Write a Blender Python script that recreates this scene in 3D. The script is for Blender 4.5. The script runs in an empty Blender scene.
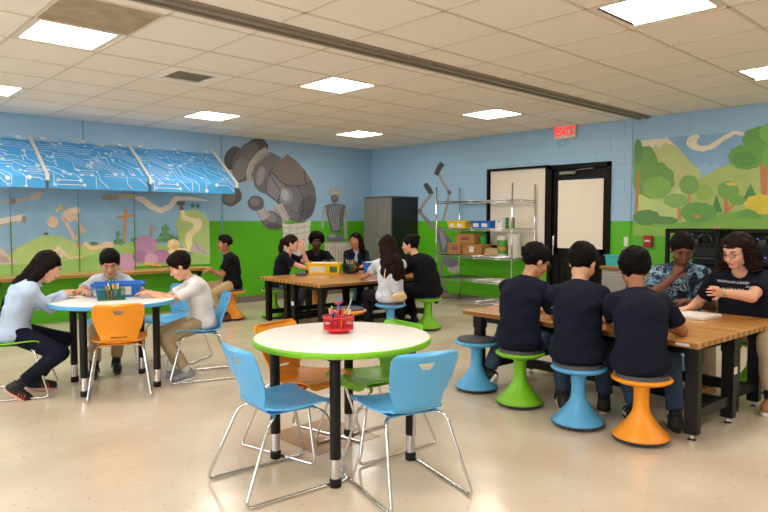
import bpy, math, random
import numpy as np
from mathutils import Vector, Matrix, noise
from mathutils.geometry import delaunay_2d_cdt
from mathutils.bvhtree import BVHTree
PI = math.pi
random.seed(4)
C = bpy.context.scene
COL = C.collection

# ------------------------------------------------------------------ camera, world, exposure
YAW, PITCH = math.radians(46.9), math.atan(35 / 640)
cam_d = bpy.data.cameras.new('camera'); cam_d.sensor_width = 36; cam_d.lens = 36 * 640 / 768
cam = bpy.data.objects.new('camera', cam_d); COL.objects.link(cam)
cam.location = (0, 0, 1.30)
cam.rotation_euler = (PI / 2 - PITCH, 0, YAW - PI / 2)
cam_d.clip_start = 0.05
C.camera = cam
w = bpy.data.worlds.new('world'); C.world = w; w.use_nodes = True
w.node_tree.nodes['Background'].inputs[0].default_value = (0.90, 0.95, 1.0, 1)
w.node_tree.nodes['Background'].inputs[1].default_value = 2.6
C.view_settings.view_transform = 'Standard'; C.view_settings.look = 'None'
C.view_settings.gamma = 1.0; C.view_settings.use_curve_mapping = False
C.view_settings.exposure = 1.16
LAMP_STRENGTH = 11.5

# ------------------------------------------------------------------ helpers
def lin(h):
    if not isinstance(h, str): return tuple(h)
    h = h.lstrip('#'); o = []
    for i in (0, 2, 4):
        c = int(h[i:i+2], 16) / 255
        o.append(c / 12.92 if c <= .04045 else ((c + .055) / 1.055) ** 2.4)
    return tuple(o)

MATS = {}
def mat(name, col, rough=.5, metal=0, coat=0, noise_amt=0, noise_scale=8, bump=0, bump_scale=60, emit=0, spec=.5, sub=0, stretch=None):
    if name in MATS: return MATS[name]
    m = bpy.data.materials.new(name); m.use_nodes = True; nt = m.node_tree; N = nt.nodes; L = nt.links
    b = N['Principled BSDF']; c = lin(col)
    b.inputs['Base Color'].default_value = (*c, 1); b.inputs['Roughness'].default_value = rough
    b.inputs['Metallic'].default_value = metal; b.inputs['Coat Weight'].default_value = coat
    b.inputs['Specular IOR Level'].default_value = spec
    if sub: b.inputs['Subsurface Weight'].default_value = sub; b.inputs['Subsurface Scale'].default_value = .01
    if emit: b.inputs['Emission Color'].default_value = (*c, 1); b.inputs['Emission Strength'].default_value = emit
    tc = N.new('ShaderNodeTexCoord')
    src = tc.outputs['Object']
    if stretch:
        mp = N.new('ShaderNodeMapping'); mp.inputs['Scale'].default_value = stretch; L.new(src, mp.inputs['Vector']); src = mp.outputs['Vector']
    if noise_amt:
        n = N.new('ShaderNodeTexNoise'); n.inputs['Scale'].default_value = noise_scale; n.inputs['Detail'].default_value = 4
        L.new(src, n.inputs['Vector'])
        mr = N.new('ShaderNodeMapRange'); mr.inputs['From Min'].default_value = .3; mr.inputs['From Max'].default_value = .7
        mr.inputs['To Min'].default_value = 1 - noise_amt; mr.inputs['To Max'].default_value = 1 + noise_amt; L.new(n.outputs['Fac'], mr.inputs['Value'])
        mx = N.new('ShaderNodeVectorMath'); mx.operation = 'SCALE'; mx.inputs[0].default_value = c; L.new(mr.outputs['Result'], mx.inputs['Scale'])
        L.new(mx.outputs['Vector'], b.inputs['Base Color'])
    if bump:
        n2 = N.new('ShaderNodeTexNoise'); n2.inputs['Scale'].default_value = bump_scale; n2.inputs['Detail'].default_value = 3; L.new(src, n2.inputs['Vector'])
        bp = N.new('ShaderNodeBump'); bp.inputs['Strength'].default_value = bump; bp.inputs['Distance'].default_value = .01
        L.new(n2.outputs['Fac'], bp.inputs['Height']); L.new(bp.outputs['Normal'], b.inputs['Normal'])
    MATS[name] = m
    return m

def link(name, me, mats, parent=None, smooth=False, split=None):
    o = bpy.data.objects.new(name, me); COL.objects.link(o)
    for m in (mats if isinstance(mats, (list, tuple)) else [mats]): me.materials.append(m)
    if smooth: me.polygons.foreach_set('use_smooth', [True] * len(me.polygons))
    if split:
        es = o.modifiers.new('split', 'EDGE_SPLIT'); es.split_angle = math.radians(split)
    if parent: o.parent = parent
    return o

def tag(o, label=None, cat=None, group=None, kind=None):
    if label: o['label'] = label
    if cat: o['category'] = cat
    if group: o['group'] = group
    if kind: o['kind'] = kind
    return o

def thing(name, label, cat, loc=(0, 0, 0), rz=0, group=None):
    o = bpy.data.objects.new(name, None); COL.objects.link(o); o.empty_display_size = .1
    o.location = loc; o.rotation_euler = (0, 0, math.radians(rz))
    return tag(o, label, cat, group)

def copy_tree(o, parent=None, loc=None, rz=None, label=None, group=None):
    c = o.copy(); COL.objects.link(c)
    if parent: c.parent = parent
    if loc is not None: c.location = loc
    if rz is not None: c.rotation_euler = (0, 0, math.radians(rz))
    if label: c['label'] = label
    if group: c['group'] = group
    for ch in list(o.children): copy_tree(ch, c)
    return c

def fillet(pts, r=.03, n=5):
    pts = [Vector(p) for p in pts]; o = [pts[0]]
    for i in range(1, len(pts) - 1):
        a, b, c = pts[i-1], pts[i], pts[i+1]
        d1, d2 = (a - b), (c - b); q = min(r, d1.length * .45, d2.length * .45)
        p, s = b + d1.normalized() * q, b + d2.normalized() * q
        for k in range(n + 1):
            t = k / n; o.append(p * (1-t)**2 + b * 2*t*(1-t) + s * t*t)
    o.append(pts[-1]); return o

class MB:
    def __init__(s): s.v = []; s.f = []; s.mi = []
    def add(s, V, F, m=0):
        k = len(s.v); s.v += [tuple(p) for p in V]; s.f += [tuple(i + k for i in f) for f in F]; s.mi += [m] * len(F)
    def box(s, x0, x1, y0, y1, z0, z1, m=0, M=None):
        V = [(x, y, z) for x in (x0, x1) for y in (y0, y1) for z in (z0, z1)]
        if M is not None: V = [M @ Vector(v) for v in V]
        s.add(V, [(0,1,3,2), (4,6,7,5), (0,4,5,1), (2,3,7,6), (0,2,6,4), (1,5,7,3)], m)
    def bbox(s, x0, x1, y0, y1, z0, z1, b=.006, m=0):       # box with bevelled edges
        V = []; 
        X, Y, Z = (x0, x1), (y0, y1), (z0, z1)
        idx = {}
        for i in (0, 1):
            for j in (0, 1):
                for k in (0, 1):
                    sx, sy, sz = (b if i == 0 else -b), (b if j == 0 else -b), (b if k == 0 else -b)
                    for ax in range(3):
                        p = [X[i] + sx, Y[j] + sy, Z[k] + sz]; p[ax] = (X[i], Y[j], Z[k])[ax]
                        idx[(i, j, k, ax)] = len(V); V.append(p)
        F = []
        for i in (0, 1):
            F.append([idx[(i, a, c, 0)] for a, c in ((0,0),(1,0),(1,1),(0,1))][::1 if i else -1])
            F.append([idx[(a, i, c, 1)] for a, c in ((0,0),(1,0),(1,1),(0,1))][::-1 if i else 1])
            F.append([idx[(a, c, i, 2)] for a, c in ((0,0),(1,0),(1,1),(0,1))][::1 if i else -1])
        for a in (0, 1):
            for c in (0, 1):
                F.append([idx[(0, a, c, 1)], idx[(1, a, c, 1)], idx[(1, a, c, 2)], idx[(0, a, c, 2)]][::1 if a == c else -1][::-1 if a == 0 else -1])
                F.append([idx[(a, 0, c, 0)], idx[(a, 1, c, 0)], idx[(a, 1, c, 2)], idx[(a, 0, c, 2)]])
                F.append([idx[(a, c, 0, 0)], idx[(a, c, 1, 0)], idx[(a, c, 1, 1)], idx[(a, c, 0, 1)]])
                for d in (0, 1): F.append([idx[(a, c, d, 0)], idx[(a, c, d, 1)], idx[(a, c, d, 2)]])
        s.add(V, F, m)
    def tube(s, pts, r, n=8, m=0, cap=True, closed=False):
        pts = [Vector(p) for p in pts]; N = len(pts); V = []; F = []
        rr = r if isinstance(r, (list, tuple)) else [r] * N
        up = None
        for i, p in enumerate(pts):
            if closed: t = pts[(i+1) % N] - pts[i-1]
            else: t = pts[min(i+1, N-1)] - pts[max(i-1, 0)]
            t.normalize()
            if up is None: up = t.orthogonal().normalized()
            up = (up - t * up.dot(t)); 
            up = up.normalized() if up.length > 1e-6 else t.orthogonal().normalized()
            sd = t.cross(up)
            for k in range(n):
                a = 2 * PI * k / n; V.append(p + (up * math.cos(a) + sd * math.sin(a)) * rr[i])
        R = N if closed else N - 1
        for i in range(R):
            j = (i + 1) % N
            for k in range(n):
                l = (k + 1) % n; F.append((i*n+k, i*n+l, j*n+l, j*n+k))
        if cap and not closed: F.append(tuple(range(n))[::-1]); F.append(tuple((N-1)*n + k for k in range(n)))
        s.add(V, F, m)
    def lathe(s, prof, n=32, m=0, c=(0, 0, 0), sc=(1, 1)):
        V = []; F = []
        for r, z in prof:
            for k in range(n):
                a = 2*PI*k/n; V.append((c[0] + r*math.cos(a)*sc[0], c[1] + r*math.sin(a)*sc[1], c[2] + z))
        for i in range(len(prof) - 1):
            for k in range(n):
                l = (k+1) % n; F.append((i*n+k, i*n+l, (i+1)*n+l, (i+1)*n+k))
        F.append(tuple(range(n))[::-1]); F.append(tuple((len(prof)-1)*n + k for k in range(n)))
        s.add(V, F, m)
    def ell(s, c, r, m=0, n=12, k=8, M=None):
        V = [Vector((0, 0, r[2]))]; F = []
        for i in range(1, k):
            t = PI*i/k
            for j in range(n):
                a = 2*PI*j/n; V.append(Vector((r[0]*math.sin(t)*math.cos(a), r[1]*math.sin(t)*math.sin(a), r[2]*math.cos(t))))
        V.append(Vector((0, 0, -r[2]))); e = len(V) - 1
        for j in range(n):
            l = (j+1) % n; F.append((0, 1+j, 1+l)); F.append((e, e-n+l, e-n+j))
            for i in range(k-2): F.append((1+i*n+j, 1+(i+1)*n+j, 1+(i+1)*n+l, 1+i*n+l))
        if M is not None: V = [M @ v for v in V]
        s.add([v + Vector(c) for v in V], F, m)
    def prism(s, poly, f0, f1, m=0):                      # f0/f1 map 2D -> 3D for the two faces
        n = len(poly); V = [f0(*p) for p in poly] + [f1(*p) for p in poly]
        s.add(V, [tuple(range(n))[::-1], tuple(range(n, 2*n))] + [(i, (i+1) % n, n + (i+1) % n, n + i) for i in range(n)], m)
    def build(s, name, mats, parent=None, smooth=False, split=None, loc=None):
        me = bpy.data.meshes.new(name); me.from_pydata(s.v, [], s.f); me.update()
        o = link(name, me, mats, parent, smooth, split)
        if any(s.mi): me.polygons.foreach_set('material_index', s.mi)
        if loc: o.location = loc
        return o

def struct(o): o['kind'] = 'structure'; return o
def boxobj(name, b, m, parent=None, bev=0):
    q = MB(); (q.bbox(*b, b=bev) if bev else q.box(*b)); return q.build(name, m, parent)

def text_mesh(txt, size, align='CENTER', extrude=.0, bold=0):
    cu = bpy.data.curves.new('txt', 'FONT'); cu.body = txt; cu.size = size; cu.align_x = align; cu.align_y = 'CENTER'; cu.extrude = extrude; cu.offset = bold
    o = bpy.data.objects.new('txt', cu); COL.objects.link(o)
    dg = bpy.context.evaluated_depsgraph_get(); dg.update()
    me = bpy.data.meshes.new_from_object(o.evaluated_get(dg))
    bpy.data.objects.remove(o); bpy.data.curves.remove(cu)
    me.materials.clear()
    return me

# ------------------------------------------------------------------ signed-distance figures (numpy surface nets)
class Field:
    def __init__(s, vox, cap=.05): s.vox = vox; s.cap = cap; s.ops = []
    def cone(s, a, b, ra, rb, k=.02, op='u', cut=None): s.ops.append(('c', np.array(a, float), np.array(b, float), ra, rb, k, op, cut)); return s
    def ell(s, c, r, R=None, k=.02, op='u'):
        s.ops.append(('e', np.array(c, float), np.array(r, float), np.eye(3) if R is None else np.array(R, float), None, k, op, None)); return s
    def half(s, p, n, k=.004): s.ops.append(('h', np.array(p, float), np.array(n, float), 0, 0, k, 'h', None)); return s
    def mesh(s, name, wob=None):
        v = s.vox; lo = np.full(3, 1e9); hi = -lo
        for o in s.ops:
            if o[6] != 'u': continue
            if o[0] == 'c': r = max(o[3], o[4]); l = np.minimum(o[1], o[2]) - r; h = np.maximum(o[1], o[2]) + r
            else: r = o[2].max(); l = o[1] - r; h = o[1] + r
            lo = np.minimum(lo, l); hi = np.maximum(hi, h)
        lo -= 3*v + .008; hi += 3*v + .008
        n = np.ceil((hi - lo) / v).astype(int) + 1
        ax = [lo[i] + v*np.arange(n[i]) for i in range(3)]
        F = np.full(n, s.cap, np.float32)
        for o in s.ops:
            kind, k, op = o[0], o[5], o[6]; m = s.cap + k + .004
            if kind == 'h':
                sl = (slice(None),)*3; l = None
            else:
                if kind == 'c': r = max(o[3], o[4]); l = np.minimum(o[1], o[2]) - r - m; h = np.maximum(o[1], o[2]) + r + m
                else: r = o[2].max(); l = o[1] - r - m; h = o[1] + r + m
                i0 = np.clip(((l - lo)/v).astype(int), 0, n - 1); i1 = np.clip(((h - lo)/v).astype(int) + 2, 0, n)
                if (i1 <= i0).any(): continue
                sl = tuple(slice(i0[i], i1[i]) for i in range(3))
            X = ax[0][sl[0]][:, None, None].astype(np.float32); Y = ax[1][sl[1]][None, :, None].astype(np.float32); Z = ax[2][sl[2]][None, None, :].astype(np.float32)
            if kind == 'c':
                a, b = o[1], o[2]; d = b - a; L2 = max(float(d @ d), 1e-9)
                t = np.clip(((X-a[0])*d[0] + (Y-a[1])*d[1] + (Z-a[2])*d[2]) / L2, 0, 1)
                D = np.sqrt((X-a[0]-t*d[0])**2 + (Y-a[1]-t*d[1])**2 + (Z-a[2]-t*d[2])**2) - (o[3] + (o[4]-o[3])*t)
                if o[7]:
                    u = d / math.sqrt(L2); D = np.maximum(D, (X-b[0])*u[0] + (Y-b[1])*u[1] + (Z-b[2])*u[2])
            elif kind == 'e':
                c, r, R = o[1], o[2], o[3]
                P = [(X-c[0])*R[0][i] + (Y-c[1])*R[1][i] + (Z-c[2])*R[2][i] for i in range(3)]
                q = np.sqrt((P[0]/r[0])**2 + (P[1]/r[1])**2 + (P[2]/r[2])**2)
                g = np.sqrt((P[0]/r[0]**2)**2 + (P[1]/r[1]**2)**2 + (P[2]/r[2]**2)**2) + 1e-6
                D = np.where(q < .3, (q - 1)*r.min(), q*(q - 1)/g)
            else:
                p, nn = o[1], o[2]; nn = nn/np.linalg.norm(nn); D = (X-p[0])*nn[0] + (Y-p[1])*nn[1] + (Z-p[2])*nn[2]
            G = F[sl]
            if op == 'u':
                h_ = np.clip(.5 + .5*(G - D)/k, 0, 1); F[sl] = np.minimum(G*(1-h_) + D*h_ - k*h_*(1-h_), s.cap)
            elif op == 's':
                D = -D; h_ = np.clip(.5 - .5*(G - D)/k, 0, 1); F[sl] = np.minimum(G*(1-h_) + D*h_ + k*h_*(1-h_), s.cap)
            else: F[sl] = np.minimum(np.maximum(G, D), s.cap)
        if wob is not None:
            F += wob(ax[0][:, None, None], ax[1][None, :, None], ax[2][None, None, :]).astype(np.float32)
        return s.nets(F, lo, v, name)
    @staticmethod
    def nets(F, lo, v, name):
        I = F < 0
        cs = np.zeros(tuple(np.array(F.shape) - 1), np.int8)
        offs = [(i, j, k) for i in (0, 1) for j in (0, 1) for k in (0, 1)]
        sh = cs.shape
        for i, j, k in offs: cs += I[i:i+sh[0], j:j+sh[1], k:k+sh[2]]
        act = (cs > 0) & (cs < 8); idx = np.argwhere(act)
        num = np.full(sh, -1, np.int32); num[act] = np.arange(len(idx))
        acc = np.zeros((len(idx), 3)); cnt = np.zeros(len(idx))
        for a in range(3):
            for u in (0, 1):
                for w_ in (0, 1):
                    o0 = [0, 0, 0]; others = [x for x in range(3) if x != a]; o0[others[0]] = u; o0[others[1]] = w_
                    o1 = list(o0); o1[a] = 1
                    f0 = F[tuple((idx + o0).T)]; f1 = F[tuple((idx + o1).T)]
                    c = (f0 < 0) != (f1 < 0); t = np.where(c, f0/np.where(c, f0 - f1, 1), 0)
                    p = np.tile(np.array(o0, float), (len(idx), 1)); p[:, a] = t
                    acc[c] += p[c]; cnt[c] += 1
        V = lo + v*(idx + acc/np.maximum(cnt, 1)[:, None])
        Q = []
        for a in range(3):
            b, c = (a+1) % 3, (a+2) % 3
            s0 = [slice(None)]*3; s1 = [slice(None)]*3; s0[a] = slice(0, -1); s1[a] = slice(1, None)
            A, B = I[tuple(s0)], I[tuple(s1)]
            e = np.argwhere(A != B); 
            if not len(e): continue
            ok = (e[:, b] > 0) & (e[:, c] > 0) & (e[:, b] < sh[b]) & (e[:, c] < sh[c]); e = e[ok]
            fl = A[tuple(e.T)]
            def at(db, dc):
                q = e.copy(); q[:, b] += db; q[:, c] += dc; return num[tuple(q.T)]
            q = np.stack([at(-1, -1), at(0, -1), at(0, 0), at(-1, 0)], 1)
            q[~fl] = q[~fl][:, ::-1]; Q.append(q)
        Q = np.concatenate(Q); Q = Q[(Q >= 0).all(1)]
        # one Laplacian pass softens the stair-steps
        nb = np.zeros_like(V); nc = np.zeros(len(V))
        for k in range(4):
            a, b = Q[:, k], Q[:, (k+1) % 4]; np.add.at(nb, a, V[b]); np.add.at(nb, b, V[a]); np.add.at(nc, a, 1); np.add.at(nc, b, 1)
        V = V*.6 + .4*nb/np.maximum(nc, 1)[:, None]
        me = bpy.data.meshes.new(name)
        me.vertices.add(len(V)); me.vertices.foreach_set('co', V.astype(np.float32).ravel())
        me.loops.add(Q.size); me.loops.foreach_set('vertex_index', Q.astype(np.int32).ravel())
        me.polygons.add(len(Q)); me.polygons.foreach_set('loop_start', np.arange(0, Q.size, 4, dtype=np.int32))
        me.polygons.foreach_set('use_smooth', np.ones(len(Q), bool)); me.update(calc_edges=True); me.validate()
        return me

# ------------------------------------------------------------------ people
def nv(v): v = np.array(v, float); return v/np.linalg.norm(v)
def rotz(a): c, s = math.cos(a), math.sin(a); return np.array([[c, -s, 0], [s, c, 0], [0, 0, 1.]])
def roty(a): c, s = math.cos(a), math.sin(a); return np.array([[c, 0, s], [0, 1, 0], [-s, 0, c]])
def rotx(a): c, s = math.cos(a), math.sin(a); return np.array([[1., 0, 0], [0, c, -s], [0, s, c]])
def ik(a, t, l1, l2, hint):
    a, t = np.array(a, float), np.array(t, float); d = t - a; D = np.linalg.norm(d)
    Dm = min(D, (l1 + l2)*.995); u = d/D; t = a + u*Dm
    x = (l1*l1 - l2*l2 + Dm*Dm)/(2*Dm); y = math.sqrt(max(l1*l1 - x*x, 0)); h = np.array(hint, float); h = h - u*(h @ u); h = h/np.linalg.norm(h)
    return a + u*x + h*y, t

SKIN = dict(light='d9a486', tan='bd845f', olive='c4906e', brown='6e4530', dark='4a2c1f', pale='dda890', mid='a36d4b')
def person(label, at, face, seat=.40, s=1.0, w=1.0, lean=15, side=0, hunch=.03, hy=0, hp=15, hr=0, hands=None, feet=None, elb=None, knees=None,
           skin='tan', hair='short', hair_col='120d0b', hair_path=None, shirt='1b2136', sleeve='short', pants='2a3550', pant_len=1.0,
           shoe=('101012', 'e8e6e2'), shoe_dir=None, vox=.0075, glasses=False, collar=None, curl=(.5, .5), hdir=None, group=None, skirt_open=0, toe=(0, 0), extra=None, print_text=None, jacket=None, smat=None, bulk=0, sock=0):
    root = thing('person', label, 'person', (at[0], at[1], 0), face, group)
    th = math.radians(face); RW = rotz(-th)
    def loc(p): return RW @ (np.array(p, float) - np.array([at[0], at[1], 0]))
    P = np.array([0, 0, seat + .085*s]); a = math.radians(lean); b = math.radians(side)
    up = np.array([math.sin(a), math.sin(b), math.cos(a)*math.cos(b)]); up /= np.linalg.norm(up)
    L = .41*s; yv = nv(np.array([0, 1., 0]) - up*up[1]); fv = np.cross(yv, up)
    Nk = P + up*L
    TR = np.stack([fv, yv, up], 1)
    W_ = w
    sh = {1: Nk + yv*.143*s*W_**.5 - up*.062*s, -1: Nk - yv*.143*s*W_**.5 - up*.062*s}
    HR = rotz(math.radians(hy)) @ roty(math.radians(hp)) @ rotx(math.radians(hr)); hs = .93*(.5 + .5*s)
    Hb = Nk + up*.035*s + fv*.02*s
    Hc = Hb + (up*.030 + fv*.012)*s + HR @ np.array([.018, 0, .098])*hs
    hs3 = np.array([1.03, 1.10, 1.0])*hs
    H = lambda x, y, z: Hc + HR @ (np.array([x, y, z])*hs3)
    f = Field(vox)
    chestc = P + up*.62*L - fv*hunch; waistc = P + up*.26*L - fv*hunch*.6
    def torso(F, g, low=True):
        F.ell(P + np.array([.0, 0, .0]), (.115*s*W_+g, .150*s*W_+g, .100*s+g), TR, .03)
        F.ell(waistc, ((.095*s+bulk*.6)*W_+g, (.130*s+bulk*.5)*W_+g, .14*s+g), TR, .05)
        F.ell(chestc, (.098*s*W_+g, .140*s*W_+g, .150*s+g), TR, .05)
        for q in (1, -1): F.cone(Nk - up*.025*s + yv*q*.02, sh[q] - yv*q*.01, .050*s+g, .043*s*W_**.5+g, .035)
    torso(f, -.004)
    f.cone(Nk - up*.04*s, H(-.012, 0, -.035), .050*s, .043*s, .02)
    # head
    f.ell(H(-.010, 0, .030), np.array([.094, .077, .088])*hs3, HR, .02); f.ell(H(.022, 0, -.028), np.array([.066, .061, .086])*hs3, HR, .02)
    f.ell(H(.056, 0, -.096), np.array([.024, .028, .020])*hs3, HR, .025); f.cone(H(.0, .042, -.070), H(.055, .012, -.098), .020*hs, .016*hs, .02); f.cone(H(.0, -.042, -.070), H(.055, -.012, -.098), .020*hs, .016*hs, .02)
    for q in (1, -1):
        f.ell(H(.058, q*.034, -.036), np.array([.026, .024, .026])*hs3, HR, .02)
        f.ell(H(-.004, q*.078, -.008), np.array([.019, .010, .030])*hs3, rotz(q*.3) @ HR if False else HR, .006)
        f.ell(H(.098, q*.031, .004), np.array([.013, .018, .010])*hs3, HR, .012, 's')
    f.cone(H(.080, -.034, .024), H(.080, .034, .024), .0095*hs, .0095*hs, .012)
    f.cone(H(.084, 0, .004), H(.103, 0, -.034), .007*hs, .0125*hs, .010); f.ell(H(.088, 0, -.066), np.array([.011, .024, .010])*hs3, HR, .008)
    # arms
    armj = {}
    for i, q in enumerate((1, -1)):
        t = loc(hands[i]); h = (elb[i] if elb else (-.4, q*.7, -1.0))
        E, Wp = ik(sh[q], t, .255*s, .225*s, h); armj[q] = (E, Wp)
        f.cone(sh[q], E, .043*s*W_, .034*s*W_**.6, .025); f.cone(E, Wp, .036*s*W_**.7, .0235*s, .012)
        d = nv(Wp - E)
        n = np.array([0, 0, -1.])
        if hdir and hdir[i] is not None: d, n = nv(hdir[i][0]), np.array(hdir[i][1], float)
        else: d = nv(d*np.array([1, 1, .45]) + np.array([0, 0, -.05]))
        n = nv(n - d*(n @ d)); sd = np.cross(d, n)*q                # sd points to the thumb side
        hh = s*.92
        f.cone(Wp, Wp + d*.03*hh, .0225*s, .021*s, .01)
        MR = np.stack([d, sd, n], 1); f.ell(Wp + d*.050*hh, (.046*hh, .038*hh, .0155*hh), MR, .012)
        for j, (off, ln) in enumerate(((.027, .070), (.009, .078), (-.009, .072), (-.026, .056))):
            p = Wp + (d*.082 + sd*off)*hh; ang = .15 + curl[i]*.5
            dirs = nv(d + sd*off*4); r = .0088*hh
            for sg, ff in enumerate((.45, .32, .27)):
                v = dirs*math.cos(ang) + n*math.sin(ang); e = p + v*ln*ff*hh; f.cone(p - v*.004, e, r, r*.9, .003 if sg else .008); p = e; r *= .9; ang += curl[i]*.75
        p = Wp + (d*.022 + sd*.028)*hh; v = nv(d*.75 + sd*.65 + n*.35); e = p + v*.038*hh; f.cone(p, e, .0125*hh, .0105*hh, .008)
        v = nv(d*.95 + sd*.15 + n*(.3 + .4*curl[i])); f.cone(e, e + v*.030*hh, .0105*hh, .0085*hh, .004)
    # legs
    legj = {}
    for i, q in enumerate((1, -1)):
        hip = P + np.array([.01, q*.082*s, -.012*s]); t = loc(feet[i]); h = (knees[i] if knees else (.5, q*.12, .9))
        K, A = ik(hip, t, .375*s, .37*s, h); legj[q] = (hip, K, A)
        f.cone(hip, K, .074*s*W_, .052*s*W_**.5, .03); f.cone(K, A, .048*s*W_**.5, .032*s, .015)
        fd = nv([1, q*.12, 0]) if not shoe_dir else nv(RW @ np.array([math.cos(math.radians(shoe_dir[i])), math.sin(math.radians(shoe_dir[i])), 0]))
        tp = math.radians(toe[i]); fd2 = fd*math.cos(tp) - np.array([0, 0, 1])*math.sin(tp); upf = fd*math.sin(tp) + np.array([0, 0, 1])*math.cos(tp)
        legj[q] += (fd2, upf)
        f.cone(A - upf*.035*s - fd2*.02*s, A - upf*.045*s + fd2*.12*s, .030*s, .022*s, .02)
    sm = mat('skin_' + skin, SKIN[skin], .5, sub=.08, noise_amt=.05, noise_scale=20, bump=.05, bump_scale=120)
    link('body', f.mesh('body'), sm, root)
    # shirt
    g = .015
    T = Field(vox); torso(T, g)
    shm = smat or mat('cloth_' + shirt, shirt, .9, noise_amt=.10, noise_scale=14, bump=.35, bump_scale=22, spec=.2)
    for i, q in enumerate((1, -1)):
        E, Wp = armj[q]
        if sleeve == 'short':
            e = sh[q] + (E - sh[q])*.70; T.cone(sh[q], e, .054*s*W_, .056*s*W_, .03, cut=True)
        else:
            T.cone(sh[q], E, .053*s*W_, .044*s*W_, .03); T.cone(E, Wp - nv(Wp - E)*.005, .046*s*W_, .035*s, .012, cut=True)
    hem = P - up*.045*s
    T.ell(P + np.array([-.01, 0, -.02*s]), (.135*s*W_, .168*s*W_, .10*s), None, .03)
    T.half((0, 0, seat + .008), (0, 0, -1)); T.half(P + np.array([.10*s*W_, 0, -.02]), (1, 0, -1.3)) if not skirt_open else None
    T.cone(Nk - up*.02*s + fv*.02, H(0, 0, -.02), .056*s, .075*s, .006, 's')
    ph = random.random()*6
    def wob(X, Y, Z):
        return .0040*np.sin(34*Z + 9*X + ph + 2.2*np.sin(11*Y)) * np.sin(17*Y + 14*X + ph) + .002*np.sin(60*Z + 25*Y + 20*X)
    shirt_o = link('shirt' if not jacket else 'jacket', T.mesh('shirt', wob), shm, root)
    if jacket:
        J = Field(vox); J.ell(chestc + fv*.035*s, (.085*s, .055*s, .13*s), TR, .02); J.cone(chestc + fv*.06 + up*.08, Nk + fv*.045 - up*.02, .04, .03, .02); link('inner_shirt', J.mesh('inner_shirt'), mat('cloth_' + jacket, jacket, .9, noise_amt=.08, bump=.2), root)
    if collar:
        cb = MB(); c0 = Nk + up*.022*s + fv*.012*s; pts = []
        for k in range(25):
            a_ = 2*PI*k/24 ; pts.append(c0 + (fv*math.cos(a_)*.062 + yv*math.sin(a_)*.060)*s - up*(.030*s*max(0, math.cos(a_))))
        cb.tube(pts[:-1], .011*s, 6, closed=True); cb.build('collar', mat('cloth_' + collar, collar, .9, bump=.2), root, True)
    # trousers
    Q = Field(vox); Q.ell(P + np.array([0, 0, -.012]), (.118*s*W_, .158*s*W_, .088*s), None, .03)
    for q in (1, -1):
        hip, K, A, _, _ = legj[q]; Q.cone(hip, K, .084*s*W_, .066*s*W_**.5, .03)
        if pant_len > .9: Q.cone(K, A + (K - A)*.12, .063*s*W_**.5, .053*s, .015, cut=True)
        elif pant_len > .3: Q.cone(K, A + (K - A)*.12, .054*s, .038*s, .015, cut=True)
    ph2 = random.random()*6
    link('trousers', Q.mesh('trousers', lambda X, Y, Z: .003*np.sin(38*Z + 16*X + ph2)*np.sin(13*X + 21*Y)), mat('cloth_' + pants, pants, .85, noise_amt=.12, noise_scale=12, bump=.3, bump_scale=25, spec=.2), root)
    # socks
    for q in (1, -1):
        hip, K, A, fd, uf = legj[q]; sk = MB(); sk.tube([A - uf*.02*s, A + (K - A)*.06, A + (K - A)*.20], [.041*s, .040*s, .043*s], 16); sk.build('sock', mat('sock_' + ('white' if sock else 'dark'), (.6, .6, .6) if sock else (.012, .012, .016), .9), root, True)
    # shoes
    for q in (1, -1):
        hip, K, A, fd, uf = legj[q]; sd = np.cross(uf, fd); MR = np.stack([fd, sd, uf], 1); sc = s
        S = Field(.006); c = A - uf*.052*sc
        S.cone(c - fd*.03*sc, c + fd*.13*sc, .040*sc, .033*sc, .02); S.ell(c + fd*.055*sc + uf*.012*sc, (.095*sc, .042*sc, .034*sc), MR, .02); S.cone(c - fd*.018*sc, A + uf*.012*sc - fd*.01*sc, .040*sc, .041*sc, .02, cut=True)
        S.half(c - uf*.018*sc, -uf)
        so = link('shoe', S.mesh('shoe'), mat('shoe_' + shoe[0], shoe[0], .6, noise_amt=.15, noise_scale=30, bump=.2), root)
        o = MB(); poly = []
        for k in range(28):
            a_ = 2*PI*k/28; x = math.cos(a_); y = math.sin(a_); wd = .041 if x > 0 else .036; poly.append((.052 + .121*x, y*wd*(1 - .18*max(0, -x))))
        fz = lambda z, gr: (lambda x, y: tuple(c + (fd*(x*gr + .052*(1-gr)) + sd*y*gr + uf*z)*sc))
        o.prism(poly, fz(-.040, .97), fz(-.030, 1.03)); o.prism(poly, fz(-.030, 1.03), fz(-.016, 1.0)); o.build('sole', mat('sole_' + shoe[1], shoe[1], .5), so, True, 35)
        if len(shoe) > 2:                                            # stripes / laces
            st = MB()
            for k in range(3):
                for yy in (1, -1):
                    x = .045 + .024*k; p0 = c + (fd*x + sd*yy*.044 - uf*.010)*sc; p1 = c + (fd*(x - .014) + sd*yy*.034 + uf*.028)*sc; st.tube([p0, (p0+p1)/2 + sd*yy*.003*sc, p1], .0042*sc, 6)
            st.build('stripe', mat('sole_' + shoe[2], shoe[2], .5), so, True)
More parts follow.
